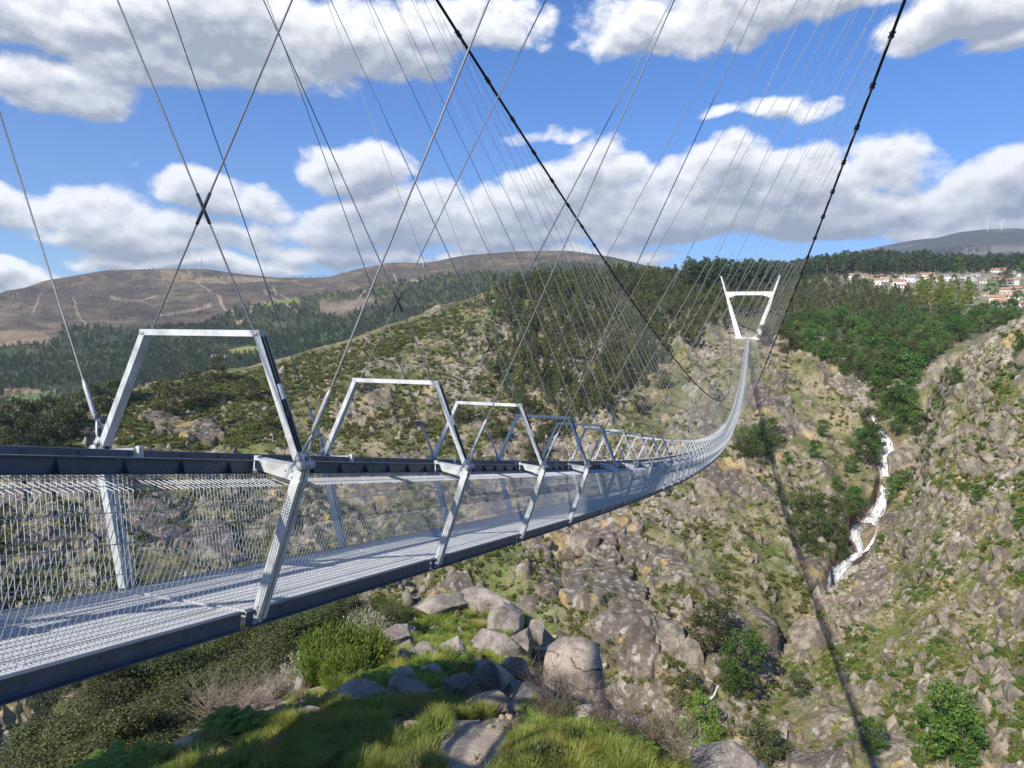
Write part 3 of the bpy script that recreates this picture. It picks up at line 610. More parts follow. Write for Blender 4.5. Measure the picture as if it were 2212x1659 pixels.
def hill_z(x, y, fine=True):
    x = np.asarray(x, float); y = np.asarray(y, float); z = _w[-3] + _w[-2] * x + _w[-1] * y
    for k in range(len(KN)): z = z + _w[k] * _tps(np.hypot(x - KN[k, 0], y - KN[k, 1]))
    if fine:
        q = np.stack([x, y, 0 * x], -1); z = z + 0.22 * fbm(q / 1.7, 4, 101) + 0.05 * fbm(q / 0.35, 3, 103) + 0.9 * fbm(q / 9.0, 3, 104) * sstep(np.hypot(x, y), 12, 30)
    return z
def hit(X, Y, r0=3.0, r1=70.0):
    """where the line of sight at X, Y meets the near hill"""
    d = rays(X, Y); r = np.linspace(r0, r1, 1400); p = d[None, :] * r[:, None]
    below = p[:, 2] < hill_z(p[:, 0], p[:, 1], False); k = int(np.argmax(below)) if below.any() else len(r) - 1
    x, y = p[k, 0], p[k, 1]; return np.array((x, y, float(hill_z(np.array([x]), np.array([y]))[0])))
azn = np.concatenate([np.linspace(-math.pi, -1.25, 120, False), np.linspace(-1.25, 0.55, 900, False), np.linspace(0.55, math.pi, 130)])
rn = np.geomspace(0.8, 95, 560); AZ, RN = np.meshgrid(azn, rn, indexing='ij')
hx, hy = RN * np.sin(AZ), RN * np.cos(AZ); hz = hill_z(hx, hy)
idx = np.arange(hx.size).reshape(hx.shape); HF = np.stack([idx[:-1, :-1], idx[1:, :-1], idx[1:, 1:], idx[:-1, 1:]], -1).reshape(-1, 4)
HP = np.stack([hx, hy, hz], -1); me = mesh_np('near_hill', HP.reshape(-1, 3), HF[:, ::-1], M['near_ground'], True)
n1 = fbm(HP * np.array((1, 1, 0)) / 1.3, 4, 111); n2 = fbm(HP * np.array((1, 1, 0)) / 0.25, 3, 112)
hc = mixc(np.broadcast_to(np.array((0.40, 0.33, 0.25)), HP.shape), np.array((0.26, 0.20, 0.14)), sstep(n1 + 0.6 * n2, -0.2, 0.4))
hc = mixc(hc, np.array((0.12, 0.13, 0.05)), sstep(n1 - 0.4 * n2, 0.05, 0.4) * 0.8); hc = mixc(hc, np.array((0.10, 0.09, 0.05)), sstep(RN, 22, 28) * 0.75)
set_attr(me, 'Col', np.concatenate([hc, np.ones(hc.shape[:2] + (1,))], -1)); o = link('near_hill', me); o['kind'] = 'structure'
#@@BRIDGE
# ------------------------------------------------------------------ the footbridge
BX, S_NEAR, SPAN, SAG, Z_NEAR, Z_FAR, S1, PITCHL = -5.16, -20.0, 516.0, 25.01, 3.666, -0.969, 5.54, 4.0
def deck_z(s):
    t = (s - S_NEAR) / SPAN; return Z_NEAR + (Z_FAR - Z_NEAR) * t - 4 * SAG * t * (1 - t)
def cab(s):
    q = ((s - 238.0) / 258.0) ** 2; return 4.293 + 12.549 * q - 1.3 * (1 - q) ** 4, -15.536 + 55.19 * q - 4.0 * (1 - q) ** 4
K0, K1 = -6, 122
NODES = [(S1 + PITCHL * k, deck_z(S1 + PITCHL * k)) for k in range(K0, K1 + 1)]
A_, B_, HT, C_, D_ = 1.22, 0.69, 1.23, 0.79, 1.36          # half widths at node, top and floor; heights of top and floor
def sgn_box(m, sx, x0, x1, *r): m.box(*sorted((sx * x0, sx * x1)), *r)
def portal_mesh():
    m = MB()
    for sx in (-1, 1):
        a = np.array((sx * (A_ - 0.03), 0, 0.06)); b = np.array((sx * B_, 0, HT)); n = np.array((sx * 0.92, 0, 0.40))
        for y in (-0.048, 0.048): m.bar(a + (0, y, 0), b + (0, y, 0), 0.010, 0.066, n)
        m.bar(a - n * 0.028, b - n * 0.028, 0.085, 0.009, n)
        # outrigger and lower post: two channels with a gap between them
        q = np.array((sx * A_, 0, -0.02)); f = np.array((sx * C_, 0, -D_ - 0.10)); ln = np.array((sx * 0.95, 0, -0.31))
        for y in (-0.040, 0.040):
            m.bar(q + (0, y, 0), f + (0, y, 0), 0.052, 0.085, ln)
            v = [(sx * 0.74, -0.045), (sx * 0.74, 0.055), (sx * (A_ + 0.02), 0.01), (sx * (A_ + 0.02), -0.14)]
            m.prism(v if sx > 0 else v[::-1], y - 0.025, y + 0.025)
        m.box(*sorted((sx * 0.70, sx * 0.745)), -0.03, 0.03, -0.06, 0.075)
        for bx, bz in ((A_ - 0.07, -0.03), (A_ - 0.07, -0.09), (A_ - 0.14, -0.03), (C_ + 0.04, -D_ + 0.03), (C_ + 0.02, -D_ - 0.04), (0.80, 0.02)): m.tube([(sx * bx, -0.078, bz), (sx * bx, -0.062, bz)], 0.011, 6)
    m.bar((-B_ - 0.04, 0, HT), (B_ + 0.03, 0, HT), 0.106, 0.060)
    for sx in (-1, 1): m.tube([(sx * B_, -0.060, HT), (sx * B_, -0.052, HT)], 0.013, 8)
    for y in (-0.040, 0.040): m.box(-C_, C_, y - 0.025, y + 0.025, -D_ - 0.15, -D_ - 0.04)
    return m.mesh('portal_frame', M['steel'])
def rod_mesh(sx):
    m = MB()
    if sx:
        a = np.array((sx * (A_ + 0.01), 0, 0.03)); b = np.array((sx * (B_ + 0.05), 0, HT - 0.03))
        m.tube([a, b], 0.021, 8); m.tube([lerp(a, b, 0.36), lerp(a, b, 0.40)], 0.034, 8)
    return m.mesh('tie_rod', M['cable'])
def fit_mesh(sx):
    m = MB(); a = np.array((sx * (A_ + 0.01), 0, 0.03)); b = np.array((sx * (B_ + 0.05), 0, HT - 0.03))
    m.tube([lerp(a, b, 0.5), lerp(a, b, 0.62)], 0.028, 8)
    return m.mesh('turnbuckle', M['fitting'])
def shackle_mesh(sx):
    """clevis on the node: two lugs, a pin, a bow and rollers"""
    m = MB(); o = np.array((sx * A_, 0, 0.0))
    for y in (-0.045, 0.045):
        m.prism([(o[0] - 0.075, 0.0), (o[0] - 0.03, 0.14), (o[0] + 0.03, 0.14), (o[0] + 0.075, 0.0)], y - 0.011, y + 0.011)
    m.tube([o + (0, -0.085, 0.085), o + (0, 0.085, 0.085)], 0.027, 10)
    for y in (-0.072, -0.02, 0.03, 0.075): m.tube([o + (sx * 0.035, y - 0.017, 0.02), o + (sx * 0.035, y + 0.017, 0.02)], 0.045, 14)
    t = np.array((sx * 0.395, 0.05, 0.92)); t /= np.linalg.norm(t)
    for y in (-0.035, 0.035): m.tube([o + (0, y, 0.085), o + (0, y, 0.085) + t * 0.10 + (0, y * 0.25, 0), o + (0, y, 0.085) + t * 0.20 - (0, y * 0.5, 0), o + (0, 0, 0.085) + t * 0.27], 0.014, 6)
    m.tube([o + (0, -0.06, 0.085) + t * 0.02, o + (0, 0.06, 0.085) + t * 0.02], 0.034, 10)
    return m.mesh('shackle', M['fitting'], True)
def rail_mesh(sx):
    m = MB(); L = PITCHL; w = sx * 0.72
    m.box(*sorted((w, w + sx * 0.010)), 0.004, L - 0.004, -0.095, 0.030)
    m.box(*sorted((w + sx * 0.010, w + sx * 0.075)), 0.004, L - 0.004, 0.023, 0.030)
    m.box(*sorted((w + sx * 0.010, w + sx * 0.095)), 0.004, L - 0.004, -0.095, -0.088)
    for k in range(7):
        y = 0.30 + k * 0.56
        v = [(w + sx * 0.0102, -0.087), (w + sx * 0.07, -0.087), (w + sx * 0.0102, 0.01)]
        m.prism(v if sx > 0 else v[::-1], y - 0.005, y + 0.005)
        m.tube([(w - sx * 0.012, y + 0.28, -0.01), (w + sx * 0.0, y + 0.28, -0.01)], 0.012, 6)
    return m.mesh('handrail', M['steel_dark'])
SEC = [(0.745, -0.100), (1.085, -0.185), (0.765, -1.335)]     # section of the wire mesh side
def panel_mesh(sx, n, rad):
    m = MB(); L = PITCHL; sec = [np.array((sx * a, 0, b)) for a, b in SEC]
    V, Q = [], []
    def wire(a, b, r):
        d = b - a; d = d / np.linalg.norm(d); u = np.cross(d, (0.31, 0.9, 0.2)); u /= np.linalg.norm(u); w = np.cross(d, u); o = len(V)
        for p in (a, b):
            for j in range(4):
                th = math.pi / 2 * j; V.append(p + r * (math.cos(th) * u + math.sin(th) * w))
        for j in range(4): Q.append((o + j, o + (j + 1) % 4, o + 4 + (j + 1) % 4, o + 4 + j))
    for k in range(n):
        y = (k + 0.5) * L / n
        for a, b in zip(sec[:-1], sec[1:]): wire(a + (0, y, 0), b + (0, y, 0), rad)
    rows = [lerp(sec[0], sec[1], 0.12), lerp(sec[0], sec[1], 0.72)] + [lerp(sec[1], sec[2], q) for q in (0.13, 0.33, 0.53, 0.73, 0.93)]
    for p in rows: wire(p + (sx * 0.009, 0.11, 0), p + (sx * 0.009, L - 0.11, 0), rad * 1.05)
    m.add(V, Q); return m.mesh('mesh_panel', M['wire'])
def floor_mesh(n=116, lon=15):
    m = MB(); L = PITCHL
    for k in range(n):
        y = (k + 0.5) * L / n; m.box(-C_ + 0.03, C_ - 0.03, y - 0.0065, y + 0.0065, -D_ - 0.03, -D_)
    for k in range(lon):
        x = -C_ + 0.06 + k * (2 * C_ - 0.12) / (lon - 1); m.box(x - 0.004, x + 0.004, 0.02, L - 0.02, -D_ - 0.027, -D_ + 0.002)
    for y in (0.025, L / 2, L - 0.025): m.box(-C_ + 0.03, C_ - 0.03, y - 0.012, y + 0.012, -D_ - 0.034, -D_ + 0.003)
    return m.mesh('floor_grating', M['grating'])
def floor_far_mesh(): return floor_mesh(40, 9)
def edge_mesh(sx):
    m = MB(); L = PITCHL; w = sx * C_
    m.box(*sorted((w - sx * 0.03, w - sx * 0.02)), 0.003, L - 0.003, -D_ - 0.15, -D_ - 0.012)
    m.box(*sorted((w - sx * 0.02, w + sx * 0.045)), 0.003, L - 0.003, -D_ - 0.15, -D_ - 0.140)
    m.box(*sorted((w - sx * 0.05, w + sx * 0.02)), 0.003, L - 0.003, -D_ - 0.011, -D_ + 0.004)
    for k in range(4): m.tube([(w - sx * 0.022, 0.5 + k, -D_ - 0.05), (w - sx * 0.008, 0.5 + k, -D_ - 0.05)], 0.012, 6)
    return m.mesh('edge_beam', M['steel_dark'])
bridge = empty('footbridge', (BX, S_NEAR, Z_NEAR), 'long grey steel footbridge sagging across the gorge, with wire mesh sides and hoop frames', 'footbridge')
BO = np.array(bridge.location)
def part(name, me, k, tilt=1.0):
    s, z = NODES[k]; sl = math.atan2(NODES[min(k + 1, len(NODES) - 1)][1] - NODES[max(k - (0 if k < len(NODES) - 1 else 1), 0)][1], PITCHL)
    return link(name, me, bridge, (0, s - BO[1], z - BO[2]), (sl * tilt, 0, 0))
def merged(name, me, ks, tilt=1.0):
    """the far run of a part that repeats past a hundred: one object"""
    n = len(me.vertices); V = np.empty(n * 3, np.float32); me.vertices.foreach_get('co', V); V = V.reshape(-1, 3)
    npol = len(me.polygons); ls = np.empty(npol, np.int32); me.polygons.foreach_get('loop_total', ls)
    li = np.empty(len(me.loops), np.int32); me.loops.foreach_get('vertex_index', li); st = np.concatenate([[0], np.cumsum(ls)[:-1]])
    groups = [li[st[ls == t][:, None] + np.arange(t)] for t in np.unique(ls)]
    VV, FF = [], [[] for _ in groups]
    for j, k in enumerate(ks):
        s, z = NODES[k]; sl = math.atan2(NODES[min(k + 1, len(NODES) - 1)][1] - z, PITCHL) * tilt; c, q = math.cos(sl), math.sin(sl)
        VV.append(np.stack([V[:, 0], V[:, 1] * c - V[:, 2] * q + s - BO[1], V[:, 1] * q + V[:, 2] * c + z - BO[2]], 1))
        for g, f in zip(groups, FF): f.append(g + j * n)
    o = link(name, mesh_np(name, np.concatenate(VV), [np.concatenate(f) for f in FF], me.materials[0]), bridge); o['kind'] = 'stuff'; return o
NK = len(NODES)
pm = portal_mesh(); rm = {s: rod_mesh(s) for s in (-1, 1)}; fm = {s: fit_mesh(s) for s in (-1, 1)}; sm = {s: shackle_mesh(s) for s in (-1, 1)}
rlm = {s: rail_mesh(s) for s in (-1, 1)}; em = {s: edge_mesh(s) for s in (-1, 1)}; fl = floor_mesh(); flf = floor_far_mesh()
pn = {s: panel_mesh(s, 70, 0.0033) for s in (-1, 1)}; pmid = {s: panel_mesh(s, 44, 0.0038) for s in (-1, 1)}; pfar = {s: panel_mesh(s, 22, 0.006) for s in (-1, 1)}
for k in range(NK):
    if k < 100:
        fr = part('portal_frame', pm, k, 0.45)
        if k < 40:
            for s in (-1, 1): link('tie_rod', rm[s], fr); link('turnbuckle', fm[s], fr); link('shackle', sm[s], fr)
    if k < NK - 1:
        if k < 100: part('floor_grating', fl if k < 24 else flf, k)
        if k < 50:
            for s in (-1, 1):
                part('handrail', rlm[s], k); part('edge_beam', em[s], k); part('mesh_panel', pn[s] if k < 16 else pmid[s] if k < 34 else pfar[s], k)
merged('portal_frames', pm, range(100, NK), 0.45); merged('floor_gratings', flf, range(100, NK - 1))
for s in (-1, 1):
    merged('handrails', rlm[s], range(50, NK - 1)); merged('edge_beams', em[s], range(50, NK - 1)); merged('mesh_panels', pfar[s], range(50, NK - 1))

# main cables with their clamps and hangers
def main_cable(sx, label):
    root = empty('main_cable', (BX + sx * cab(S_NEAR)[0], S_NEAR, cab(S_NEAR)[1]), label, 'bridge cable', 'main cables of the footbridge')
    O = np.array(root.location)
    ss = np.linspace(S_NEAR, S_NEAR + SPAN, 190); pts = np.array([(BX + sx * cab(s)[0], s, cab(s)[1]) for s in ss])
    m = MB(); m.tube(pts - O, 0.085, 8); link('cable', m.mesh('cable', M['cable'], True), root)
    restc, resth = MB(), MB(); n_h = 0
    for k in range(NK):
        s, z = NODES[k]; sc = s + 1.6
        if sc > S_NEAR + SPAN - 3: continue
        u, w = cab(sc); c = np.array((BX + sx * u, sc, w)); u2, w2 = cab(sc + 0.3); t = np.array((BX + sx * u2, sc + 0.3, w2)) - c; t /= np.linalg.norm(t)
        side = np.array((-sx * 0.38, 0.0, -0.92))
        m = MB() if k < 100 else restc
        m.tube([c - t * 0.22 - O, c + t * 0.22 - O], 0.125, 8); m.tube([c - O, c + side * 0.32 - O], 0.06, 6)
        for e in (-0.16, 0.16): m.bar(c + t * e - np.array((sx * 0.16, 0, 0)) - O, c + t * e + np.array((sx * 0.16, 0, 0)) - O, 0.05, 0.10)
        if k < 100: link('cable_clamp', m.mesh('cable_clamp', M['cable']), root)
        tl = math.atan2(deck_z(s + 1) - deck_z(s), 1.0) * 0.45
        def loc(x, zz): return np.array((BX + x, s - math.sin(tl) * zz, z + math.cos(tl) * zz))
        foot = c + side * 0.3
        node = loc(sx * A_, 0.09); far = loc(-sx * (B_ - 0.07), HT + 0.03)
        for kind, a in (('straight', node), ('cross', far)):
            d = foot - a; Ld = np.linalg.norm(d); d /= Ld
            mm = MB() if k < 50 else resth
            rad = 0.0095 if k < 20 else 0.008
            mm.tube([a + d * (0.3 if kind == 'straight' else 0.0) - O, foot - O], rad, 5, False)
            if k < 50:
                h = link('hanger_cable', mm.mesh('hanger_cable', M['strand'] if k < 12 and (k + (kind == 'cross')) % 3 else M['strand2'], True), root)
                if k < 30:
                    q = MB()
                    if kind == 'straight': q.tube([a + d * 0.24 - O, a + d * 0.30 - O, a + d * 0.62 - O, a + d * 0.70 - O], [0.013, 0.024, 0.024, 0.012], 8); link('socket', q.mesh('socket', M['fitting'], True), h)
                    else:
                        x = (0 - (a[0] - BX)) / d[0]                       # where the two hangers of a hoop cross
                        q.tube([a + d * (x - 0.17) - O, a + d * (x + 0.17) - O], 0.016, 8); link('sleeve', q.mesh('sleeve', M['sleeve'], True), h)
    o = link('cable_clamps', restc.mesh('cable_clamps', M['cable']), root); o['kind'] = 'stuff'
    o = link('hanger_cables', resth.mesh('hanger_cables', M['strand2'], True), root); o['kind'] = 'stuff'
    return root
main_cable(1, 'thick black cable right of the walkway, fixed to the right tip of the far tower')
main_cable(-1, 'thick black cable left of the walkway, fixed to the left tip of the far tower')

def tower(loc, rz, label):
    t = empty('bridge_tower', loc, label, 'bridge tower', 'concrete bridge towers', rz)
    for sx in (-1, 1):
        m = MB(); n = 14; ring = []
        for k in range(n + 1):                               # tapering leg, leaning outwards
            f = k / n; z = -1.2 + 40.2 * f; xi = 4.0 + 14.2 * f * 0.985; xo = xi + lerp(3.7, 0.75, f ** 0.9); dy = lerp(1.9, 0.55, f)
            xo = min(xo, 19.3)
            ring.append([(sx * xi, -dy, z), (sx * xo, -dy, z), (sx * xo, dy, z), (sx * xi, dy, z)])
        V = [p for r in ring for p in r]; Q = [(k * 4 + j, k * 4 + (j + 1) % 4, k * 4 + 4 + (j + 1) % 4, k * 4 + 4 + j) for k in range(n) for j in range(4)] + [(3, 2, 1, 0), (n * 4, n * 4 + 1, n * 4 + 2, n * 4 + 3)]
        if sx < 0: Q = [q[::-1] for q in Q]
        m.add(V, Q); lg = link('leg', m.mesh('leg', M['concrete']), t)
        m = MB()
        for k in range(10): m.box(*sorted((sx * (15.2 + k * 0.27), sx * (15.4 + k * 0.27))), -1.0, -0.85, 30.0 + k * 0.85, 30.1 + k * 0.85)
        m.bar((sx * 14.6, -0.95, 29.2), (sx * 17.3, -0.95, 38.6), 0.08, 0.08); m.bar((sx * 13.9, -0.95, 29.2), (sx * 16.6, -0.95, 38.6), 0.08, 0.08)
        link('ladder', m.mesh('ladder', M['steel_dark']), t)
        m = MB(); m.box(*sorted((sx * 3.4, sx * 8.4)), -2.6, 2.6, -3.2, -1.19); link('footing', m.mesh('footing', M['concrete']), t)
    m = MB(); z1, z0, zh = 28.6, 26.3, 24.5; xe = 14.2
    prof = [(-14.3, z1), (-13.1, zh), (-8.0, z0), (8.0, z0), (13.1, zh), (14.3, z1)]
    V = [(x, y, z) for y in (-0.75, 0.75) for x, z in prof] + [(x, y, z1) for y in (-0.75, 0.75) for x in (-8.0, 8.0)]
    Q = [(0, 1, 2, 12), (12, 2, 3, 13), (13, 3, 4, 5), (6, 14, 8, 7), (14, 15, 9, 8), (15, 11, 10, 9), (0, 12, 14, 6), (12, 13, 15, 14), (13, 5, 11, 15)] + [(j + 1, j, 6 + j, 7 + j) for j in range(5)]
    m.add(V, Q); cb = link('crossbeam', m.mesh('crossbeam', M['concrete']), t)
    m = MB()
    for y in (-0.65, 0.65):
        for k in range(22): x = -12.6 + k * 1.2; m.tube([(x, y, z1), (x, y, z1 + 1.05)], 0.03, 4)
        for h in (0.5, 1.05): m.bar((-12.6, y, z1 + h), (12.6, y, z1 + h), 0.03, 0.03)
    link('guard_rail', m.mesh('guard_rail', M['steel_dark']), cb)
    m = MB(); m.box(-3.98, 3.98, -1.2, 3.0, -2.3, -1.5); m.box(-3.98, 3.98, -1.4, -1.2, -2.6, -1.4); link('landing', m.mesh('landing', M['concrete']), t)
    return t
tower((BX, S_NEAR + SPAN + 1.5, Z_FAR + 0.1), 0.0, 'white concrete tower of two leaning legs and a crossbeam at the far bridge end')
tower((BX, S_NEAR - 1.5, Z_NEAR + 0.1), math.pi, 'white concrete tower of two leaning legs at the near bridge end')
#@@OBJECTS
# ------------------------------------------------------------------ plants
def leaf_quads(C, size, rng, out=None, asp=0.55):
    """one four-cornered leaf (or leaf clump) per row of C"""
    n = len(C); d = rng.normal(size=(n, 3)); 
    if out is not None: d = d * 0.55 + out
    d /= np.linalg.norm(d, axis=1)[:, None] + 1e-9
    a = np.cross(d, rng.normal(size=(n, 3))); a /= np.linalg.norm(a, axis=1)[:, None] + 1e-9; b = np.cross(d, a)
    s = (size * rng.uniform(0.6, 1.4, n))[:, None]
    V = np.stack([C - a * s, C - b * s * asp + d * s * 0.18, C + a * s, C + b * s * asp + d * s * 0.18], 1).reshape(-1, 3)
    return V, np.arange(4 * n).reshape(n, 4)
def crown_pts(n, clumps, crad, rng, flat=0.75):
    """points on the skin of a set of clumps"""
    k = rng.integers(0, len(clumps), n); d = rng.normal(size=(n, 3)); d /= np.linalg.norm(d, axis=1)[:, None]
    rr = crad[k] * rng.uniform(0.35, 1.08, n) ** 0.6; P = clumps[k] + d * rr[:, None] * np.array((1, 1, flat)); return P, d
def tree_parts(seed, H, trunk, shape, nclump, crad, nleaf, lsize, lmat, bmat, bare=0.3, lean=0.05, flat=0.75):
    """trunk mesh and crown mesh; shape(t) = crown half width at height fraction t of the crown"""
    rng = np.random.default_rng(seed); m = MB()
    hb = H * bare; top = np.array((lean * H * rng.normal(), lean * H * rng.normal(), H * 0.9)); mid = np.array((top[0] * 0.3 + 0.02 * H * rng.normal(), top[1] * 0.3, H * 0.45))
    ts = np.linspace(0, 1, 6); axis = np.array([(1 - t) ** 2 * np.zeros(3) + 2 * t * (1 - t) * mid + t * t * top for t in ts])
    m.tube(axis + (0, 0, 0) - np.array((0, 0, 0.03 * H)) * (1 - ts)[:, None], trunk * (1 - 0.85 * ts), 6)
    t = np.sort(rng.uniform(0, 1, nclump)); ph = rng.uniform(0, 6.283, nclump) + np.arange(nclump) * 2.4
    w = np.array([shape(q) for q in t]); rad = w * np.sqrt(rng.uniform(0.1, 1.0, nclump))
    z = hb + (H - hb) * t; ax = np.stack([np.interp(z, axis[:, 2], axis[:, j]) for j in range(2)], 1)
    C = np.stack([ax[:, 0] + rad * np.cos(ph), ax[:, 1] + rad * np.sin(ph), z], 1); cr = crad * rng.uniform(0.6, 1.25, nclump)
    for j in range(0, nclump, max(1, nclump // 9)):
        z0 = max(hb * 0.7, C[j, 2] - rad[j] * 0.9 - 0.1 * H); b0 = np.array([np.interp(z0, axis[:, 2], axis[:, q]) for q in range(2)] + [z0])
        r0 = trunk * 0.45 * (1 - z0 / H); m.tube([b0, lerp(b0, C[j], 0.5) + (0, 0, 0.03 * H), C[j]], [r0, r0 * 0.7, r0 * 0.25], 4, False)
    P, d = crown_pts(nleaf, C, cr, rng, flat); V, F = leaf_quads(P, lsize, rng, d * 0.8)
    return m.mesh('trunk', bmat), mesh_np('crown', V, F, lmat)
def joined(name, a, b):
    """trunk and crown in one mesh, for trees that are only part of a wood"""
    out = []; off = 0; F = []; mi = []
    for j, me in enumerate((a, b)):
        n = len(me.vertices); v = np.empty(n * 3, np.float32); me.vertices.foreach_get('co', v); out.append(v.reshape(-1, 3))
        ls = np.empty(len(me.polygons), np.int32); me.polygons.foreach_get('loop_total', ls); li = np.empty(len(me.loops), np.int32); me.loops.foreach_get('vertex_index', li); st = np.concatenate([[0], np.cumsum(ls)[:-1]])
        for t in np.unique(ls): f = li[st[ls == t][:, None] + np.arange(t)] + off; F.append(f); mi += [j] * len(f)
        off += n
    return mesh_np(name, np.concatenate(out), F, [a.materials[0], b.materials[0]], midx=mi)
def conical(wid, p=0.8): return lambda t: wid * (1 - t) ** p * min(1.0, t * 8 + 0.35)
def round_(wid): return lambda t: wid * math.sqrt(max(0.02, 1 - (2 * t - 0.85) ** 2 / 1.4))
def proto_col(name, meshes):
    c = bpy.data.collections.new(name)
    for j, me in enumerate(meshes): c.objects.link(bpy.data.objects.new('%s_%02d' % (name, j), me))
    return c
def scatter(name, pts, scale, protos, label, cat, seed=1, tilt=0.0, sink=0.0):
    """one 'stuff' object: many small plants or stones that nobody could count"""
    pts = np.asarray(pts, np.float32); n = len(pts); rng = np.random.default_rng(seed)
    pts = pts - np.array((0, 0, 1)) * np.asarray(scale)[:, None] * sink
    me = bpy.data.meshes.new(name); me.vertices.add(n); me.vertices.foreach_set('co', pts.astype(np.float32).ravel())
    set_attr(me, 'scl', np.asarray(scale), 'FLOAT'); set_attr(me, 'rot', rng.uniform(0, 6.283, n), 'FLOAT'); set_attr(me, 'tlt', rng.normal(size=n) * tilt, 'FLOAT'); set_attr(me, 'idx', rng.integers(0, len(protos.objects), n), 'INT')
    ng = bpy.data.node_groups.new(name, 'GeometryNodeTree')
    ng.interface.new_socket('Geometry', in_out='INPUT', socket_type='NodeSocketGeometry'); ng.interface.new_socket('Geometry', in_out='OUTPUT', socket_type='NodeSocketGeometry')
    t = NT(ng); gi = t.node('NodeGroupInput'); go = t.node('NodeGroupOutput'); ci = t.node('GeometryNodeCollectionInfo')
    ci.inputs['Collection'].default_value = protos; ci.inputs['Separate Children'].default_value = True; ci.inputs['Reset Children'].default_value = True
    def att(nm, ty):
        a = t.node('GeometryNodeInputNamedAttribute', data_type=ty); a.inputs['Name'].default_value = nm; return a.outputs[0]
    ip = t.node('GeometryNodeInstanceOnPoints'); t.l.new(gi.outputs[0], ip.inputs['Points']); t.l.new(ci.outputs[0], ip.inputs['Instance']); ip.inputs['Pick Instance'].default_value = True
    t.l.new(att('idx', 'INT'), ip.inputs['Instance Index']); t.l.new(t.xyz(att('tlt', 'FLOAT'), 0.0, att('rot', 'FLOAT')), ip.inputs['Rotation']); sc = att('scl', 'FLOAT'); t.l.new(sc, ip.inputs['Scale'])
    t.l.new(ip.outputs[0], go.inputs[0])
    o = link(name, me); md = o.modifiers.new('scatter', 'NODES'); md.node_group = ng
    return tag(o, label, cat, kind='stuff')
def fill(S, poly, n, seed, keep=None, ragged=8, bare=True):
    """n spots on sheet S inside a polygon of the photograph"""
    rng = np.random.default_rng(seed); xs = [p[0] for p in poly]; ys = [p[1] for p in poly]; X = np.zeros(0); Y = np.zeros(0)
    a = (max(xs) - min(xs)) * (max(ys) - min(ys)); k = 0
    while len(X) < n and k < 60:
        x = rng.uniform(min(xs), max(xs), n); y = rng.uniform(min(ys), max(ys), n); ok = softpoly(x, y, poly, seed, ragged)
        if keep is not None: ok &= keep(x, y, rng)
        X = np.concatenate([X, x[ok]]); Y = np.concatenate([Y, y[ok]]); k += 1
    P = S.find(X[:n], Y[:n])[0]
    if bare and hasattr(S, 'slabm'):
        i = np.clip(np.round((X[:n] - S.X[0]) / (S.X[-1] - S.X[0]) * (len(S.X) - 1)).astype(int), 0, len(S.X) - 1)
        j = np.array([min(int(np.searchsorted(-S.Y[a, :S.nc + 1], -b)), S.nc) for a, b in zip(i, Y[:n])]); P = P[(S.slabm[i, j] < 0.35) | (rng.random(len(P)) < 0.06)]
    return P
def size(n, lo, hi, seed): return np.random.default_rng(seed + 500).uniform(lo, hi, n)

P_EUC = proto_col('eucalyptus', [joined('eucalyptus', *tree_parts(s, 14, 0.2, round_(2.6) if s % 2 else conical(3.0, 0.6), 26, 1.15, 420, 0.42, M['euc'], M['palebark'], 0.32 + 0.04 * (s % 3), 0.03)) for s in range(6)])
P_PINE = proto_col('forest_tree', [joined('forest_tree', *tree_parts(20 + s, 15, 0.22, conical(3.4, 0.7) if s % 2 else round_(3.0), 18, 1.5, 170, 0.8, M['pine'], M['palebark'], 0.25, 0.03)) for s in range(4)])
P_BROAD = proto_col('broadleaf', [joined('broadleaf', *tree_parts(40 + s, 11, 0.28, round_(4.6), 34, 1.7, 900, 0.42, M[('broad', 'broad_light', 'broad', 'broad_olive', 'broad')[s]], M['bark'], 0.16, 0.03)) for s in range(5)])
P_LIME = proto_col('lime_tree', [joined('lime_tree', *tree_parts(50 + s, 13, 0.2, round_(2.6), 22, 1.3, 380, 0.5, M['lime'], M['palebark'], 0.3, 0.02)) for s in range(3)])
def shrub_mesh(seed, mat, n=150, ls=0.17, flat=0.7, w=0.75):
    rng = np.random.default_rng(seed); k = 9; C = np.stack([rng.normal(0, w * 0.5, k), rng.normal(0, w * 0.5, k), rng.uniform(0.15, 0.75, k)], 1); P, d = crown_pts(n, C, rng.uniform(0.25, 0.5, k), rng, flat)
    P[:, 2] = np.abs(P[:, 2]); V, F = leaf_quads(P, ls, rng, d * 0.7); return mesh_np('shrub', V, F, mat)
P_SHRUB = proto_col('shrub', [shrub_mesh(60 + s, M['shrub']) for s in range(5)])
P_OLIVE = proto_col('green_shrub', [shrub_mesh(70 + s, M['heath'] if s == 0 else M['shrub'] if s < 3 else M['broad'], 190, 0.15) for s in range(5)])
P_GORSE = proto_col('gorse', [shrub_mesh(80 + s, M['gorse'], 120, 0.15) for s in range(2)])
P_TUFT = proto_col('hill_tuft', [shrub_mesh(90 + s, M['drygrass'] if s % 2 else M['grass'], 60, 0.16, 0.5) for s in range(3)])
def snag_mesh(seed):
    rng = np.random.default_rng(seed); m = MB(); H = 12.0; m.tube([(0, 0, -0.5), (0.1, 0, H * 0.5), (0.25 * rng.normal(), 0.2 * rng.normal(), H)], [0.20, 0.13, 0.03], 4)
    for k in range(9):
        z = rng.uniform(0.3, 0.95) * H; a = rng.uniform(0, 6.283); l = rng.uniform(0.6, 1.8); m.tube([(0.1, 0, z), (0.1 + l * math.cos(a), l * math.sin(a), z + l * 0.6)], [0.06, 0.02], 3, False)
    return m.mesh('burnt_tree', M['burnt'])
P_SNAG = proto_col('burnt_tree', [snag_mesh(s) for s in range(4)])
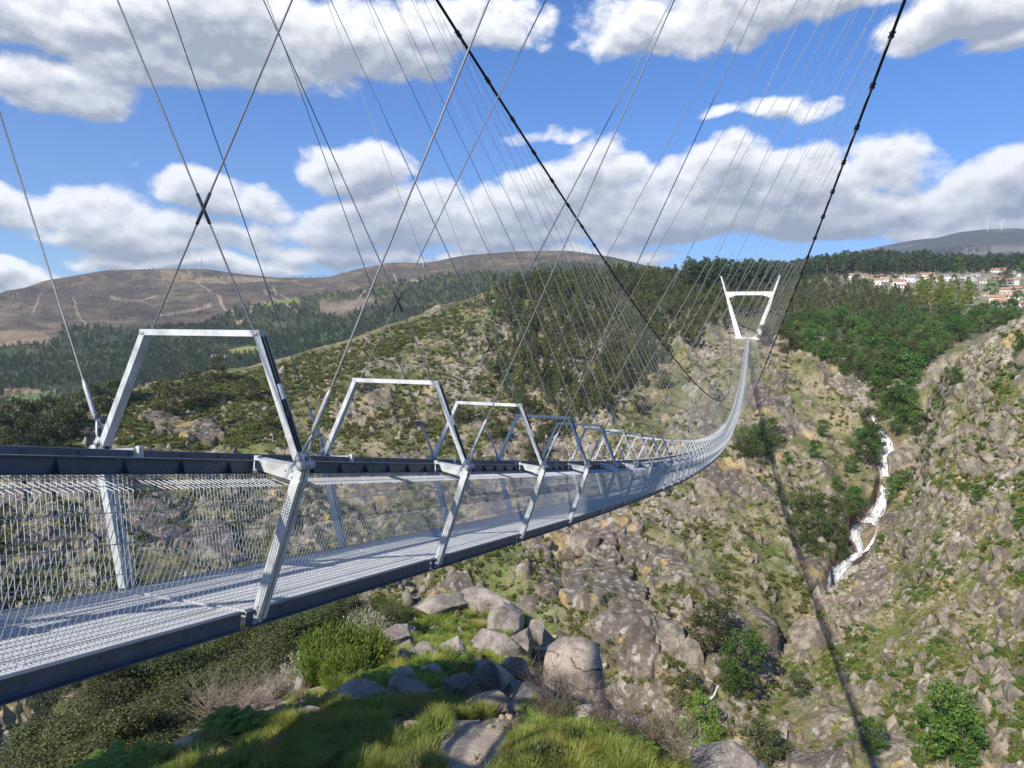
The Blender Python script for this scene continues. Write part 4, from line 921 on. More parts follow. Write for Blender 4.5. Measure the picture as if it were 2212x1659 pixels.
# stones: a ball cut by planes, then roughened
def ico(n):
    import bmesh
    bm = bmesh.new(); bmesh.ops.create_icosphere(bm, subdivisions=n, radius=1.0); V = np.array([v.co[:] for v in bm.verts]); F = np.array([[v.index for v in f.verts] for f in bm.faces]); bm.free(); return V, F
ICO = {n: ico(n) for n in (2, 3, 4, 5)}
def rock_np(seed, n=4, dims=(1, 1, 1), cuts=12, rough=0.05, lo=0.55, hi=0.9):
    rng = np.random.default_rng(seed); V, F = ICO[n]; V = V.copy()
    for k in range(cuts):
        d = rng.normal(size=3); d /= np.linalg.norm(d); h = rng.uniform(lo, hi); e = V @ d - h; V = V - np.maximum(e, 0)[:, None] * d * 0.93
    V *= 1 + rough * 1.6 * fbm(V * 1.7 + seed, 3, seed)[:, None] + rough * 0.7 * fbm(V * 6.0 + seed, 3, seed + 1)[:, None] - rough * 1.3 * sstep(np.abs(fbm(V * 1.3 + 9.7 * seed, 2, seed + 2)), 0.05, 0.0)[:, None]
    V = V / np.abs(V).max(0); return V * np.array(dims) , F
def rock_mesh(name, seed, mat, **kw): V, F = rock_np(seed, **kw); return mesh_np(name, V, F, mat, True)
def block_mesh(seed, mat):
    return mesh_np('rock', *rock_np(seed, 3, (1, 0.8, 0.9 + 0.6 * (seed % 3)), 9, 0.05, 0.45, 0.8), mat, False)
P_ROCK = proto_col('hill_rock', [block_mesh(200 + s, M['cliff_rock']) for s in range(8)])

# woods and scrub: masses, one object each
GREEN_A = [(285, 850), (420, 800), (600, 775), (760, 735), (850, 690), (1040, 618), (1080, 640), (900, 745), (800, 800), (640, 850), (600, 970), (420, 980), (250, 975), (240, 900)]
WOOD = [(1000, 660), (1085, 632), (1150, 600), (1300, 580), (1500, 590), (1580, 600), (1700, 628), (1700, 690), (1560, 700), (1545, 735), (1460, 790), (1420, 800), (1330, 890), (1290, 930), (1220, 935), (1170, 900), (1020, 860), (1000, 760)]
BROAD = [(1676, 735), (1690, 700), (1760, 690), (1880, 700), (2010, 690), (2130, 672), (2240, 682), (2230, 695), (2120, 730), (2030, 775), (1975, 840), (1900, 845), (1830, 810), (1740, 770)]
EUCR = [(1690, 695), (1700, 625), (1760, 598), (1800, 605), (1880, 625), (1960, 640), (1985, 690), (1880, 700), (1770, 692)]
LIME = [(1955, 668), (1965, 640), (2010, 618), (2080, 622), (2110, 640), (2105, 672), (2040, 690)]
HILLW = [(1480, 612), (1620, 604), (1700, 602), (1742, 585), (1850, 563), (1990, 566), (2060, 580), (2080, 588), (1990, 596), (1880, 592), (1790, 590), (1700, 612), (1480, 640)]
HILLR = [(1960, 575), (2240, 574), (2240, 592), (2060, 590)]
def thin(f): return lambda x, y, rng: rng.uniform(0, 1, len(x)) < f(x, y)
def clumpy(sc, seed, lo=-0.1, hi=0.3): return thin(lambda x, y: sstep(fbm(np.stack([x / sc, y / (sc * 0.7), 0 * x + seed], -1), 3, seed), lo, hi))
p = np.concatenate([fill(SA, WOOD, 2300, 1, thin(lambda x, y: np.interp(x, [1000, 1080, 1260], [0.10, 0.35, 1]) * np.interp(y, [600, 760, 900], [1, 0.8, 0.5]) * sstep(fbm(np.stack([x / 50, y / 40, 0 * x], -1), 3, 6), -0.75, -0.1)), ragged=34), fill(SA, EUCR, 560, 2), fill(SA, [(1060, 640), (1120, 600), (1300, 578), (1500, 592), (1500, 640), (1300, 650), (1150, 660)], 800, 14)])
scatter('eucalyptus_wood', p, np.where(np.arange(len(p)) % 5 == 0, 1.15, 1.0) * size(len(p), 0.38, 0.85, 1), P_EUC, 'olive green eucalyptus wood covering the ridge left of the far tower', 'wood', 1, 0.04)
p = np.concatenate([fill(SA, HILLW, 900, 3), fill(SA, HILLR, 320, 4), fill(SA, [(1690, 625), (1700, 600), (1760, 588), (1850, 570), (1850, 590), (1770, 600)], 200, 5)])
scatter('plateau_forest', p, size(len(p), 0.8, 1.5, 2), P_PINE, 'dark eucalyptus forest on the hill above the village', 'forest', 2)
p = fill(SA, BROAD, 420, 6); scatter('broadleaf_wood', p, 0.45 + 0.8 * np.random.default_rng(46).random(len(p)) ** 1.3, P_BROAD, 'bright green broadleaf wood right of the far tower', 'wood', 3)
p = fill(SA, LIME, 60, 7, ragged=4); scatter('lime_grove', p, size(len(p), 0.9, 1.25, 4), P_LIME, 'yellow green grove of slender trees below the village', 'grove', 4)
# dark plantations on the far hills
FOREST_D = [(-60, 880), (-60, 770), (120, 740), (135, 705), (240, 700), (305, 715), (450, 695), (560, 668), (640, 655), (700, 640), (830, 622), (950, 608), (1030, 602), (1160, 592), (1300, 570), (1300, 700), (1050, 760), (850, 820), (600, 860), (330, 880), (150, 835)]
hol = [[(-60, 700), (110, 700), (110, 752), (-60, 752)], [(690, 648), (800, 640), (832, 646), (745, 668), (690, 664)], [(480, 756), (560, 752), (582, 764), (500, 772)], [(560, 660), (640, 648), (650, 656), (570, 668)], [(10, 850), (140, 845), (150, 875), (10, 890)]]
dens = lambda x, y, rng: (rng.uniform(0, 1, len(x)) < np.interp(x + 40 * fbm(np.stack([x / 60, y / 40, 0 * x], -1), 3, 8), [0, 280, 330, 1300], [0.55, 0.6, 1, 1])) & ~np.any([inpoly(x, y, h) for h in hol], 0)
p = fill(SD, FOREST_D, 15000, 8, dens); rr = np.hypot(p[:, 0], p[:, 1]); p2 = fill(SD, [(-60, 950), (-60, 850), (200, 850), (330, 870), (260, 960)], 420, 9)
scatter('plantation', np.concatenate([p, p2]), np.concatenate([size(len(p), 0.3, 0.72, 5), size(len(p2), 0.35, 0.6, 6)]), P_PINE, 'dark green plantation covering the lower slopes of the far hills', 'forest', 5)
p = np.concatenate([fill(SD, [(620, 603), (720, 603), (722, 600), (620, 599)], 90, 10, ragged=1), fill(SD, [(420, 590), (520, 600), (760, 600), (1000, 565), (1300, 552), (1300, 600), (1000, 596), (700, 632), (440, 680), (150, 690), (0, 720), (0, 650), (230, 595)], 2600, 11, clumpy(60, 12, -0.3, 0.3)), fill(SD, [(240, 588), (420, 583), (500, 594), (420, 590)], 110, 12, ragged=1), fill(SD, [(820, 585), (1000, 556), (1290, 548), (1290, 560), (1000, 566)], 320, 13, ragged=1)])
scatter('burnt_wood', p, size(len(p), 0.6, 1.3, 7), P_SNAG, 'bare burnt trunks standing over the brown far hills', 'burnt trees', 7, 0.04)
p = fill(SE, [(1985, 548), (2060, 540), (2140, 540), (2140, 549), (2000, 553)], 260, 15, ragged=1); scatter('burnt_plantation', p, size(len(p), 4.5, 7.5, 8) * 0.55, P_SNAG, 'dark row of bare trunks below the distant mountain', 'burnt trees', 8)
# scrub and stones over the gorge
SLOPE_A = [(-40, 940), (300, 850), (600, 790), (850, 705), (1050, 640), (1180, 690), (1300, 800), (1400, 820), (1550, 735), (1700, 760), (1880, 850), (1890, 1000), (1800, 1240), (1650, 1659), (1100, 1659), (800, 1400), (-40, 1500)]
SLOPE_B = [(2260, 690), (2130, 735), (2050, 785), (1990, 900), (1960, 1020), (1925, 1135), (1880, 1200), (1780, 1300), (1600, 1560), (1550, 1659), (2260, 1659)]
lowleft = thin(lambda x, y: np.interp(x, [0, 600, 1050, 1300, 1700], [1, 1, 0.95, 0.6, 0.5]) * sstep(fbm(np.stack([x / 55, y / 40, 0 * x], -1), 4, 31), -0.25, 0.3))
p = np.concatenate([fill(SA, SLOPE_A, 11000, 31, lowleft), fill(SA, [(620, 860), (850, 720), (1050, 650), (1180, 700), (1200, 900), (1000, 1000), (640, 980)], 2600, 52, clumpy(40, 52, -0.35, 0.1)), fill(SA, GREEN_A, 5200, 32, ragged=20)]); scatter('hillside_scrub', p, 0.45 + 1.5 * np.random.default_rng(44).random(len(p)) ** 2.2, P_SHRUB, 'olive scrub scattered over the rocky gorge side', 'scrub', 9)
EDGE_B = [(1980, 1062), (2008, 935), (2045, 805), (2085, 790), (2050, 930), (2015, 1065), (1985, 1120), (1960, 1120)]
p = np.concatenate([fill(SB, EDGE_B, 420, 50, ragged=4, bare=False), fill(SB, SLOPE_B, 3200, 33, clumpy(60, 33, -0.15, 0.35)), fill(SA, SLOPE_A, 2200, 34, clumpy(70, 34, -0.05, 0.4)), fill(SA, GREEN_A, 1800, 42, clumpy(50, 42, -0.2, 0.2))]); scatter('green_scrub', p, 0.4 + 1.2 * np.random.default_rng(45).random(len(p)) ** 2, P_OLIVE, 'fresh green scrub in the hollows of the gorge', 'scrub', 10)
p = np.concatenate([fill(SB, SLOPE_B, 12000, 35, clumpy(45, 35, -0.6, 0.1)), fill(SA, SLOPE_A, 9000, 36, clumpy(45, 36, -0.5, 0.2))]); scatter('hill_grass', p, size(len(p), 0.35, 0.9, 11), P_TUFT, 'dry and green grass tufts on the gorge ledges', 'grass', 11)
p = np.concatenate([fill(SA, [(1100, 1050), (1660, 1000), (1660, 1500), (1250, 1500)], 90, 37, clumpy(80, 37, 0.1, 0.3)), fill(SA, [(450, 800), (580, 795), (570, 815), (460, 815)], 50, 38), fill(SA, [(1600, 800), (1700, 850), (1650, 1000)], 20, 39)]); scatter('gorse', p, size(len(p), 0.6, 1.2, 12), P_GORSE, 'yellow gorse in flower on the gorge side', 'gorse', 12)
p = np.concatenate([fill(SB, EDGE_B, 260, 51, ragged=4, bare=False), fill(SA, SLOPE_A, 6500, 40, clumpy(50, 40, -0.25, 0.25)), fill(SB, SLOPE_B, 2600, 41, clumpy(50, 41, -0.1, 0.3))]); sc = 0.2 + 2.2 * np.random.default_rng(5).random(len(p)) ** 4.5
scatter('loose_rocks', p, sc, P_ROCK, 'grey granite blocks strewn over the gorge slopes', 'rocks', 13, 0.35, 0.25)
#@@THINGS
# ------------------------------------------------------------------ waterfall
def ribbon(path, sub=9, lift=0.7, cols=7, seed=0):
    q = np.array(path, float); t = np.linspace(0, len(q) - 1, (len(q) - 1) * sub + 1); c = np.stack([np.interp(t, np.arange(len(q)), q[:, k]) for k in range(3)], 1)
    w = 1.6 * c[:, 2] * (1 + 0.22 * fbm(np.stack([t * 1.3, 0 * t + seed, 0 * t], -1), 3, seed)); u = np.linspace(-0.5, 0.5, cols)
    X = c[:, 0][:, None] + w[:, None] * u[None, :]; Y = np.repeat(c[:, 1][:, None], cols, 1)
    P, N = SA.find(X.ravel(), Y.ravel()); P = P.reshape(len(t), cols, 3)
    for ax, k in ((0, 7), (1, 3)): P = smooth1(P, k, ax)
    v = rays(X, Y); P = P - v * lift
    P = P - v * (0.5 * (1 - (2 * u[None, :, None]) ** 2)); al = np.concatenate([[0], np.cumsum(np.linalg.norm(np.diff(P[:, cols // 2], axis=0), axis=1))]); wd = np.linalg.norm(P[:, -1] - P[:, 0], axis=1)
    ribbon.flow = np.stack([wd[:, None] * u[None, :] + seed * 7.0, np.repeat(al[:, None], cols, 1), np.repeat(np.abs(2 * u)[None, :] ** 2, len(t), 0), np.ones((len(t), cols))], -1).reshape(-1, 4); idx = np.arange(P.shape[0] * cols).reshape(-1, cols)
    return P.reshape(-1, 3), np.stack([idx[:-1, :-1], idx[1:, :-1], idx[1:, 1:], idx[:-1, 1:]], -1).reshape(-1, 4)
wl = SA.find([1915], [973])[0][0]
wf = empty('waterfall', wl, 'white waterfall tumbling down brown rock in the ravine below the wood', 'waterfall')
for nm, pth, mt in (('cascade', WF_MAIN, 'fall'), ('cascade', WF_LEFT, 'fall'), ('cascade', WF_RIGHT, 'fall'), ('cascade', WF_LOW, 'fall'), ('cascade', WF_SIDE, 'fall'), ('pool', [(1880, 1184, 26), (1858, 1192, 52), (1840, 1203, 44), (1832, 1212, 36)], 'pool')):
    V, F = ribbon(pth, seed=len(pth), lift=0.7 if mt == 'fall' else 0.35); me = mesh_np(nm, V - wl, F, M[mt], True); set_attr(me, 'Flow', ribbon.flow); link(nm, me, wf)
V, F = ribbon(WF_FOOT, seed=2, lift=1.5); me = mesh_np('waterfall', V, F, M['fall'], True); set_attr(me, 'Flow', ribbon.flow); tag(link('waterfall', me), 'small white cascade between trees at the foot of the gorge', 'waterfall')

# ------------------------------------------------------------------ single trees in the gorge
def tree_pair(name, seed, **k): a, b = tree_parts(seed, **k); return a, b
TR = {'round': [tree_parts(300 + s, 10, 0.22, round_(4.2), 40, 1.45, 2600, 0.26, M['broad'], M['bark'], 0.10, 0.03) for s in range(3)],
      'bush': [tree_parts(310 + s, 10, 0.2, round_(6.2), 46, 1.9, 2600, 0.30, M['bush'], M['bark'], 0.04, 0.02, 0.7) for s in range(3)],
      'dark': [tree_parts(320 + s, 10, 0.22, round_(4.4), 40, 1.5, 2600, 0.26, M['oak'], M['bark'], 0.08, 0.03) for s in range(2)],
      'light': [tree_parts(330 + s, 10, 0.16, round_(3.2), 44, 1.05, 3000, 0.20, M['fern'], M['palebark'], 0.08, 0.05) for s in range(2)]}
tree_n = 0
def plant(name, P, H, kind, label, group, cat='tree'):
    global tree_n
    tree_n += 1; a, b = TR[kind][tree_n % len(TR[kind])]; f = H / 10.0
    t = empty(name, P, label, cat, group, rz=tree_n * 2.4)
    for nm, me in (('trunk', a), ('crown', b)): o = link(nm, me, t); o.scale = (f, f, f)
    return t
def on(S, X, Y): return S.find([X], [Y])[0][0]
def plant_px(S, lst, group, cat='tree', name='broadleaf_tree'):
    for X, Y, hp, kind, label in lst:
        P = on(S, X, Y); r = float(np.linalg.norm(P)); plant(name, P - np.array((0, 0, 0.4)), (0.82 if group.endswith('waterfall') else 1.0) * hp * r / FOC, kind, label, group, cat)
W1 = 'green tree crowding the top of the waterfall'; W2 = 'dark leafy tree on the rocks left of the waterfall'; W3 = 'low green tree right of the waterfall, below the pale slab'
W4 = 'round olive bush in the thicket left of the waterfall'; W5 = 'small round bush under the sagging deck near the shadow line'
plant_px(SA, [(1912, 900, 62, 'round', W1), (1940, 905, 66, 'round', W1), (1968, 922, 66, 'round', W1), (1945, 938, 60, 'round', W1), (1892, 872, 60, 'round', W1), (1925, 880, 55, 'round', W1), (1985, 945, 55, 'round', W1), (1960, 880, 60, 'round', W1)], 'trees at the top of the waterfall')
plant_px(SA, [(1872, 945, 62, 'dark', W2), (1882, 980, 62, 'round', W2), (1862, 1012, 55, 'dark', W2), (1852, 980, 55, 'round', W2), (1880, 1012, 45, 'round', W2)], 'trees left of the waterfall')
plant_px(SA, [(1938, 1098, 52, 'round', W3), (1956, 1082, 46, 'round', W3), (1975, 1066, 42, 'round', W3)], 'trees right of the waterfall')
plant_px(SA, [(1715, 1118, 52, 'bush', W4), (1745, 1105, 55, 'bush', W4), (1772, 1130, 58, 'bush', W4), (1800, 1128, 50, 'bush', W4), (1838, 1110, 56, 'round', W4), (1818, 1122, 46, 'round', W4), (1755, 1165, 56, 'bush', W4), (1790, 1178, 55, 'bush', W4), (1740, 1195, 46, 'bush', W4), (1812, 1195, 40, 'bush', W4), (1775, 1212, 42, 'bush', W4), (1715, 1160, 40, 'bush', W4)], 'bushes left of the waterfall', 'bush', 'round_bush')
plant_px(SA, [(1640, 985, 50, 'bush', W5), (1662, 965, 55, 'bush', W5), (1622, 972, 50, 'bush', W5), (1650, 1005, 40, 'dark', W5), (1610, 1000, 40, 'bush', W5), (1700, 1010, 30, 'round', W5), (1745, 1015, 34, 'round', W5), (1770, 960, 34, 'round', W5), (1820, 1040, 36, 'round', W5), (1790, 1075, 30, 'round', W5)], 'bushes under the far deck', 'bush', 'round_bush')
plant_px(SA, [(1540, 1432, 100, 'dark', 'narrow dark tree in the rock cleft above the gorge foot'), (1592, 1496, 105, 'round', 'tall pale green tree above the small cascade at the gorge foot'), (1570, 1525, 60, 'round', 'low green tree beside the small cascade at the gorge foot'), (1492, 1530, 62, 'dark', 'round dark tree left of the small cascade'),
              (1515, 1640, 118, 'light', 'feathery light green tree below the small cascade'), (1545, 1655, 70, 'light', 'short feathery green tree at the right edge of the near hill')], 'trees at the gorge foot')
plant_px(SB, [(2062, 1650, 120, 'round', 'largest green tree on the rocky slope at lower right'), (2092, 1670, 90, 'round', 'green tree leaning beside the largest one at lower right'), (2020, 1605, 62, 'light', 'feathery green tree above the group at lower right'), (1912, 1664, 58, 'round', 'small green tree alone right of the bridge shadow'), (2005, 1668, 60, 'light', 'low green bush left of the lower right trees'),
              (1722, 1518, 46, 'dark', 'dark little tree on the slope left of the bridge shadow'), (1640, 1655, 74, 'dark', 'grey green tree at the frame foot left of the bridge shadow'), (1668, 1662, 60, 'dark', 'dark bush beside the grey green tree at the frame foot'),
              (2008, 950, 44, 'dark', 'lone dark tree on the spur right of the pale slab'), (2078, 838, 32, 'round', 'small tree high on the spur under its crest'), (2208, 760, 30, 'round', 'green bush on the spur crest at the frame edge'), (2118, 1085, 30, 'round', 'low green bush in the middle of the rocky spur'), (1968, 1212, 22, 'dark', 'tiny dark bush below the last waterfall bend')], 'trees on the rocky spur')
L1 = 'dark rounded tree standing out of the scrub on the slope behind the hoops'
plant_px(SA, [(355, 905, 60, 'dark', L1), (420, 885, 70, 'dark', L1), (470, 830, 50, 'dark', L1), (540, 870, 48, 'dark', L1), (590, 935, 40, 'dark', L1), (560, 800, 52, 'dark', L1), (960, 905, 50, 'dark', L1), (1000, 920, 55, 'dark', L1), (1060, 960, 60, 'dark', L1), (880, 935, 40, 'dark', L1), (1120, 900, 60, 'dark', L1), (1180, 935, 55, 'dark', L1), (1160, 1020, 60, 'dark', L1), (780, 860, 40, 'dark', L1), (1380, 900, 40, 'dark', L1), (1430, 850, 40, 'dark', L1), (1650, 745, 40, 'dark', L1), (1700, 770, 45, 'dark', L1)], 'dark trees on the gorge side')
L2 = 'dark olive tree in the clump at the left end of the ridge'
plant_px(SA, [(x, y, h, 'dark', L2) for x, y, h in [(10, 975, 70), (40, 960, 65), (75, 955, 60), (105, 945, 62), (140, 935, 55), (-15, 985, 70), (60, 985, 60), (120, 970, 60), (170, 925, 55), (205, 905, 55), (240, 890, 52), (20, 1010, 60), (90, 1000, 55), (270, 880, 50), (150, 960, 60)]], 'trees at the ridge end')
# village trees
V1 = 'tree among the village houses on the plateau'
plant_px(SA, [(1908, 586, 22, 'dark', V1), (1950, 588, 28, 'dark', V1), (2072, 590, 30, 'light', V1), (2205, 590, 24, 'light', V1), (2170, 620, 28, 'dark', V1), (1850, 612, 18, 'dark', V1), (1895, 605, 16, 'dark', V1), (1865, 590, 12, 'light', V1), (1930, 590, 18, 'light', V1), (2040, 588, 25, 'dark', V1), (2100, 588, 26, 'dark', V1), (2140, 640, 24, 'round', V1), (2195, 660, 26, 'round', V1), (1930, 612, 16, 'round', V1), (2060, 612, 16, 'dark', V1)], 'village trees')

# ------------------------------------------------------------------ houses
def house(P, w, d, h, rz, wallm, roofm, label, group, chim=True, hip=False, cat='house'):
    t = empty('house', P, label, cat, group, rz)
    m = MB(); m.box(-w / 2, w / 2, -d / 2, d / 2, -4.0, h)
    rh = d * 0.26
    if not hip:
        for s in (-1, 1): m.add([(s * w / 2, -d / 2, h), (s * w / 2, d / 2, h), (s * w / 2, 0, h + rh)], None, [(0, 1, 2)] if s > 0 else [(0, 2, 1)])
    link('wall', m.mesh('wall', wallm), t)
    m = MB(); e = 0.5; hx = w / 2 + e; hy = d / 2 + e; rx = w / 2 + e if not hip else w / 2 - d * 0.35; th = 0.25; zl = h - e * rh / (d / 2)
    lo = [(-hx, -hy, zl), (hx, -hy, zl), (hx, hy, zl), (-hx, hy, zl), (-rx, 0, h + rh), (rx, 0, h + rh)]
    V = lo + [(x, y, z + th) for x, y, z in lo]
    Q = [(6, 7, 11, 10), (8, 9, 10, 11), (1, 0, 4, 5), (3, 2, 5, 4), (0, 1, 7, 6), (2, 3, 9, 8)]; T = [(7, 8, 11), (9, 6, 10), (2, 1, 5), (0, 3, 4)]; Q += [(1, 2, 8, 7), (3, 0, 6, 9)]
    m.add(V, Q, T); rf = link('roof', m.mesh('roof', roofm), t)
    if chim: m = MB(); m.box(w * 0.22, w * 0.22 + 0.7, -0.35, 0.35, h + rh * 0.5, h + rh + 1.0); link('chimney', m.mesh('chimney', wallm), rf)
    n = max(2, int(w / 3.2)); fl = 2 if h > 5 else 1
    for f in range(fl):
        for k in range(n):
            x = -w / 2 + (k + 0.5) * w / n; z = 1.0 + f * 2.9
            m = MB()
            if f == 0 and k == n // 2: m.box(x - 0.5, x + 0.5, -d / 2 - 0.06, -d / 2 + 0.05, -0.05, 2.1); link('door', m.mesh('door', M['bark']), t)
            else: m.box(x - 0.55, x + 0.55, -d / 2 - 0.05, -d / 2 + 0.05, z, z + 1.25); link('window', m.mesh('window', M['pane']), t)
    return t
HS = [(1813, 585, 20, 'wall', 'tile', 'white house with orange roof standing alone before the dark forest'), (1893, 590, 36, 'stonewall', 'tile', 'long low shed under a red roof before the dark forest'),
      (1896, 602, 32, 'cream', 'tile', 'wide orange roofed house at the upper left of the village'), (1897, 615, 20, 'wall', 'tile', 'white house with orange roof at the lower left of the village'), (1912, 608, 15, 'wall', 'grey_tile', 'narrow white house with a grey roof in the left village row'),
      (1930, 602, 17, 'cream', 'tile', None), (1940, 618, 26, 'wall', 'tile', None), (1948, 622, 14, 'wall', 'tile', None), (1950, 602, 15, 'wall', 'tile', None), (1968, 603, 18, 'wall', 'tile', None), (1970, 609, 22, 'wall', 'grey_tile', 'white house with a grey roof in the middle village row'),
      (1984, 606, 12, 'wall', 'tile', None), (2003, 602, 26, 'wall', 'tile', None), (2008, 608, 20, 'wall', 'tile', None), (2043, 603, 15, 'wall', 'grey_tile', None), (2052, 607, 20, 'wall', 'grey_tile', None), (2092, 607, 26, 'wall', 'grey_tile', 'long white house with a grey roof at the right end of the village row'),
      (2016, 561, 13, 'cream', 'tile', 'cream house high among trees at the forest edge'), (2060, 560, 13, 'wall', 'tile', None), (2121, 570, 23, 'wall', 'grey_tile', 'big white two storey house at the upper right of the village'), (2146, 577, 20, 'yellow', 'grey_tile', 'yellow house beside the big white one'), (2143, 588, 36, 'wall', 'tile', 'large white gabled house with a broad orange roof'),
      (2208, 580, 14, 'wall', 'grey_tile', 'white house at the right frame edge above the village'), (2184, 615, 25, 'wall', 'tile', 'white two storey house with red roof beside a round tree on the right'), (2176, 636, 22, 'cream', 'tile', None), (2095, 645, 22, 'cream', 'tile', 'pale house with orange roof beside the yellow green grove'),
      (2155, 655, 28, 'cream', 'tile', None), (2176, 652, 20, 'wall', 'tile', None), (2192, 652, 22, 'wall', 'tile', None), (2165, 664, 26, 'wall', 'tile', None), (2212, 662, 16, 'wall', 'tile', 'white house with orange roof cut by the right frame edge')]
for j, (X, Y, wp, wm, rm_, lab) in enumerate(HS):
    P = on(SA, X, Y); r = float(np.linalg.norm(P)); w = 0.86 * wp * r / FOC; tall = wp > 18 and wp < 30
    house(P, w, min(w * 0.75, 9.0), 5.0 if tall else 2.8, -0.35 + 0.5 * math.sin(j * 2.3), M[wm], M[rm_], lab or ('small white house with an orange roof in the crowded village' if wm == 'wall' and rm_ == 'tile' else 'small pale house with an orange roof in the village' if wm == 'cream' else 'small white house with a grey roof in the village'), 'village houses', hip=(j % 3 == 1))
VP = [(1835, 604), (1870, 600), (1885, 608), (1990, 614), (2025, 609), (2068, 600), (2078, 612), (2108, 598), (2125, 612), (2142, 622), (2150, 604), (2168, 606), (2200, 600), (2130, 640), (2196, 628), (2206, 640), (2085, 580), (2100, 572), (2168, 588), (2190, 592)]
for j, (X, Y) in enumerate(VP):
    P = on(SA, X, Y); w = (8.0 + 3.0 * math.sin(j * 1.9)) * 0.8; k = j % 4
    house(P, w, w * 0.7, 2.8 if j % 3 else 4.8, 0.6 * math.sin(j * 1.3), M[('wall', 'cream', 'stonewall', 'wall')[k]], M['grey_tile' if j % 5 == 2 else 'tile'], 'little white cottage among the scattered outer houses of the village' if k in (0, 3) else 'little cream cottage among the scattered outer houses of the village' if k == 1 else 'little bare stone cottage among the scattered outer houses of the village', 'scattered village cottages', hip=bool(j % 2))
for X, Y, wp, lab, rm_ in ((468, 776, 18, 'long white farmhouse alone in the green valley behind the first hoop', 'grey_tile'), (488, 777, 12, 'small white annexe right of the valley farmhouse', 'grey_tile'), (150, 867, 16, 'red roofed house among olive groves at the far left', 'tile'), (543, 663, 8, 'tiny white house at the foot of the burnt hill', 'tile'), (572, 660, 8, 'tiny pale house by the light green field under the burnt hill', 'tile')):
    P = on(SD, X, Y); r = float(np.linalg.norm(P)); w = wp * r / FOC; house(P, w, min(w * 0.6, 8), 4.0, 0.2, M['wall'], M[rm_], lab, 'valley houses', False)
WLAB = 'low grey stone wall holding a field terrace by the village'
for X1, Y1, X2, Y2 in ((1830, 592, 2130, 588), (1960, 618, 2120, 616), (2110, 600, 2240, 602), (2050, 625, 2170, 628), (2120, 632, 2230, 630), (2060, 596, 2200, 594)):
    xs = np.linspace(X1, X2, 30); ys = np.linspace(Y1, Y2, 30); P, _ = SA.find(xs, ys); m = MB()
    for a, b in zip(P[:-1], P[1:]): m.bar(a + (0, 0, 0.3), b + (0, 0, 0.3), 0.6, 2.2)
    tag(link('terrace_wall', m.mesh('terrace_wall', M['stonewall'])), WLAB, 'stone wall', 'field terrace walls')

# ------------------------------------------------------------------ masts, turbines, things at the far tower
def turbine(S, X, Y, hp, label, rot):
    P = on(S, X, Y); r = float(np.linalg.norm(P)); H = hp * r / FOC; t = empty('wind_turbine', P, label, 'wind turbine', 'wind turbines', -0.2)
    m = MB(); m.tube([(0, 0, -8), (0, 0, H)], [H * 0.035, H * 0.02], 8); link('tower', m.mesh('tower', M['white']), t)
    m = MB(); m.box(-H * 0.02, H * 0.02, -H * 0.05, H * 0.06, H - H * 0.01, H + H * 0.035); link('nacelle', m.mesh('nacelle', M['white']), t)
    for k in range(3):
        a = rot + k * 2.0944; d = np.array((math.sin(a), 0, math.cos(a))); c = np.array((0, -H * 0.065, H + H * 0.01)); m = MB(); m.bar(c, c + d * H * 0.3, H * 0.028, H * 0.012, (0, 1, 0)); m.bar(c + d * H * 0.3, c + d * H * 0.55, H * 0.016, H * 0.008, (0, 1, 0)); link('blade', m.mesh('blade', M['white']), t)
turbine(SE, 2133, 499, 14, 'left one of the two white turbines on the distant mountain', 0.0); turbine(SE, 2163, 498, 13, 'right one of the two white turbines on the distant mountain', 0.5)
turbine(SD, 903, 577, 14, 'left one of the two pale turbines behind the burnt ridge', 0.4); turbine(SD, 914, 577, 14, 'right one of the two pale turbines behind the burnt ridge', 1.3)
def lattice(S, X, Y, hp, base, name, label, cat, arms):
    P = on(S, X, Y); H = hp * float(np.linalg.norm(P)) / FOC; t = empty(name, P, label, cat); b = base * H; m = MB(); tp = b * 0.18; thick = max(0.12, H * 0.012)
    for sx in (-1, 1):
        for sy in (-1, 1): m.bar((sx * b, sy * b, -1), (sx * tp, sy * tp, H), thick, thick, (0, 1, 0))
    n = 9
    for k in range(n):
        z0, z1 = H * k / n, H * (k + 1) / n; w0, w1 = lerp(b, tp, k / n), lerp(b, tp, (k + 1) / n)
        for s in (-1, 1): m.bar((-w0, s * w0, z0), (w1, s * w1, z1), thick * 0.7, thick * 0.7, (0, 1, 0)); m.bar((s * w0, w0, z0), (s * w1, -w1, z1), thick * 0.7, thick * 0.7, (1, 0, 0))
    link('mast', m.mesh('mast', M['fitting']), t)
    for z in arms: m = MB(); m.bar((-H * 0.12, 0, H * z), (H * 0.12, 0, H * z), thick * 1.4, thick * 1.4); link('crossarm', m.mesh('crossarm', M['fitting']), t)
lattice(SA, 1134, 618, 46, 0.08, 'power_pylon', 'grey lattice pylon standing on the ridge left of the wood', 'pylon', (0.78, 0.92)); lattice(SD, 436, 581, 24, 0.03, 'radio_mast', 'slim lattice mast on top of the burnt hill', 'mast', (0.97,))
TX, TY, TZ = BX, S_NEAR + SPAN, Z_FAR
t = empty('canopy', (TX - 8.5, TY + 7, TZ + 1.0), 'cream curved canopy left of the far tower foot', 'canopy'); m = MB(); n = 8
arc = [(lerp(-5.5, 4.5, k / n), 2.2 + 1.9 * math.sin(k / n * 2.0)) for k in range(n + 1)]
for (x0, z0), (x1, z1) in zip(arc[:-1], arc[1:]): m.hexa([(x0, -2, z0), (x1, -2, z1), (x1, 2, z1), (x0, 2, z0), (x0, -2, z0 + 0.15), (x1, -2, z1 + 0.15), (x1, 2, z1 + 0.15), (x0, 2, z0 + 0.15)])
link('roof', m.mesh('roof', M['canvas']), t)
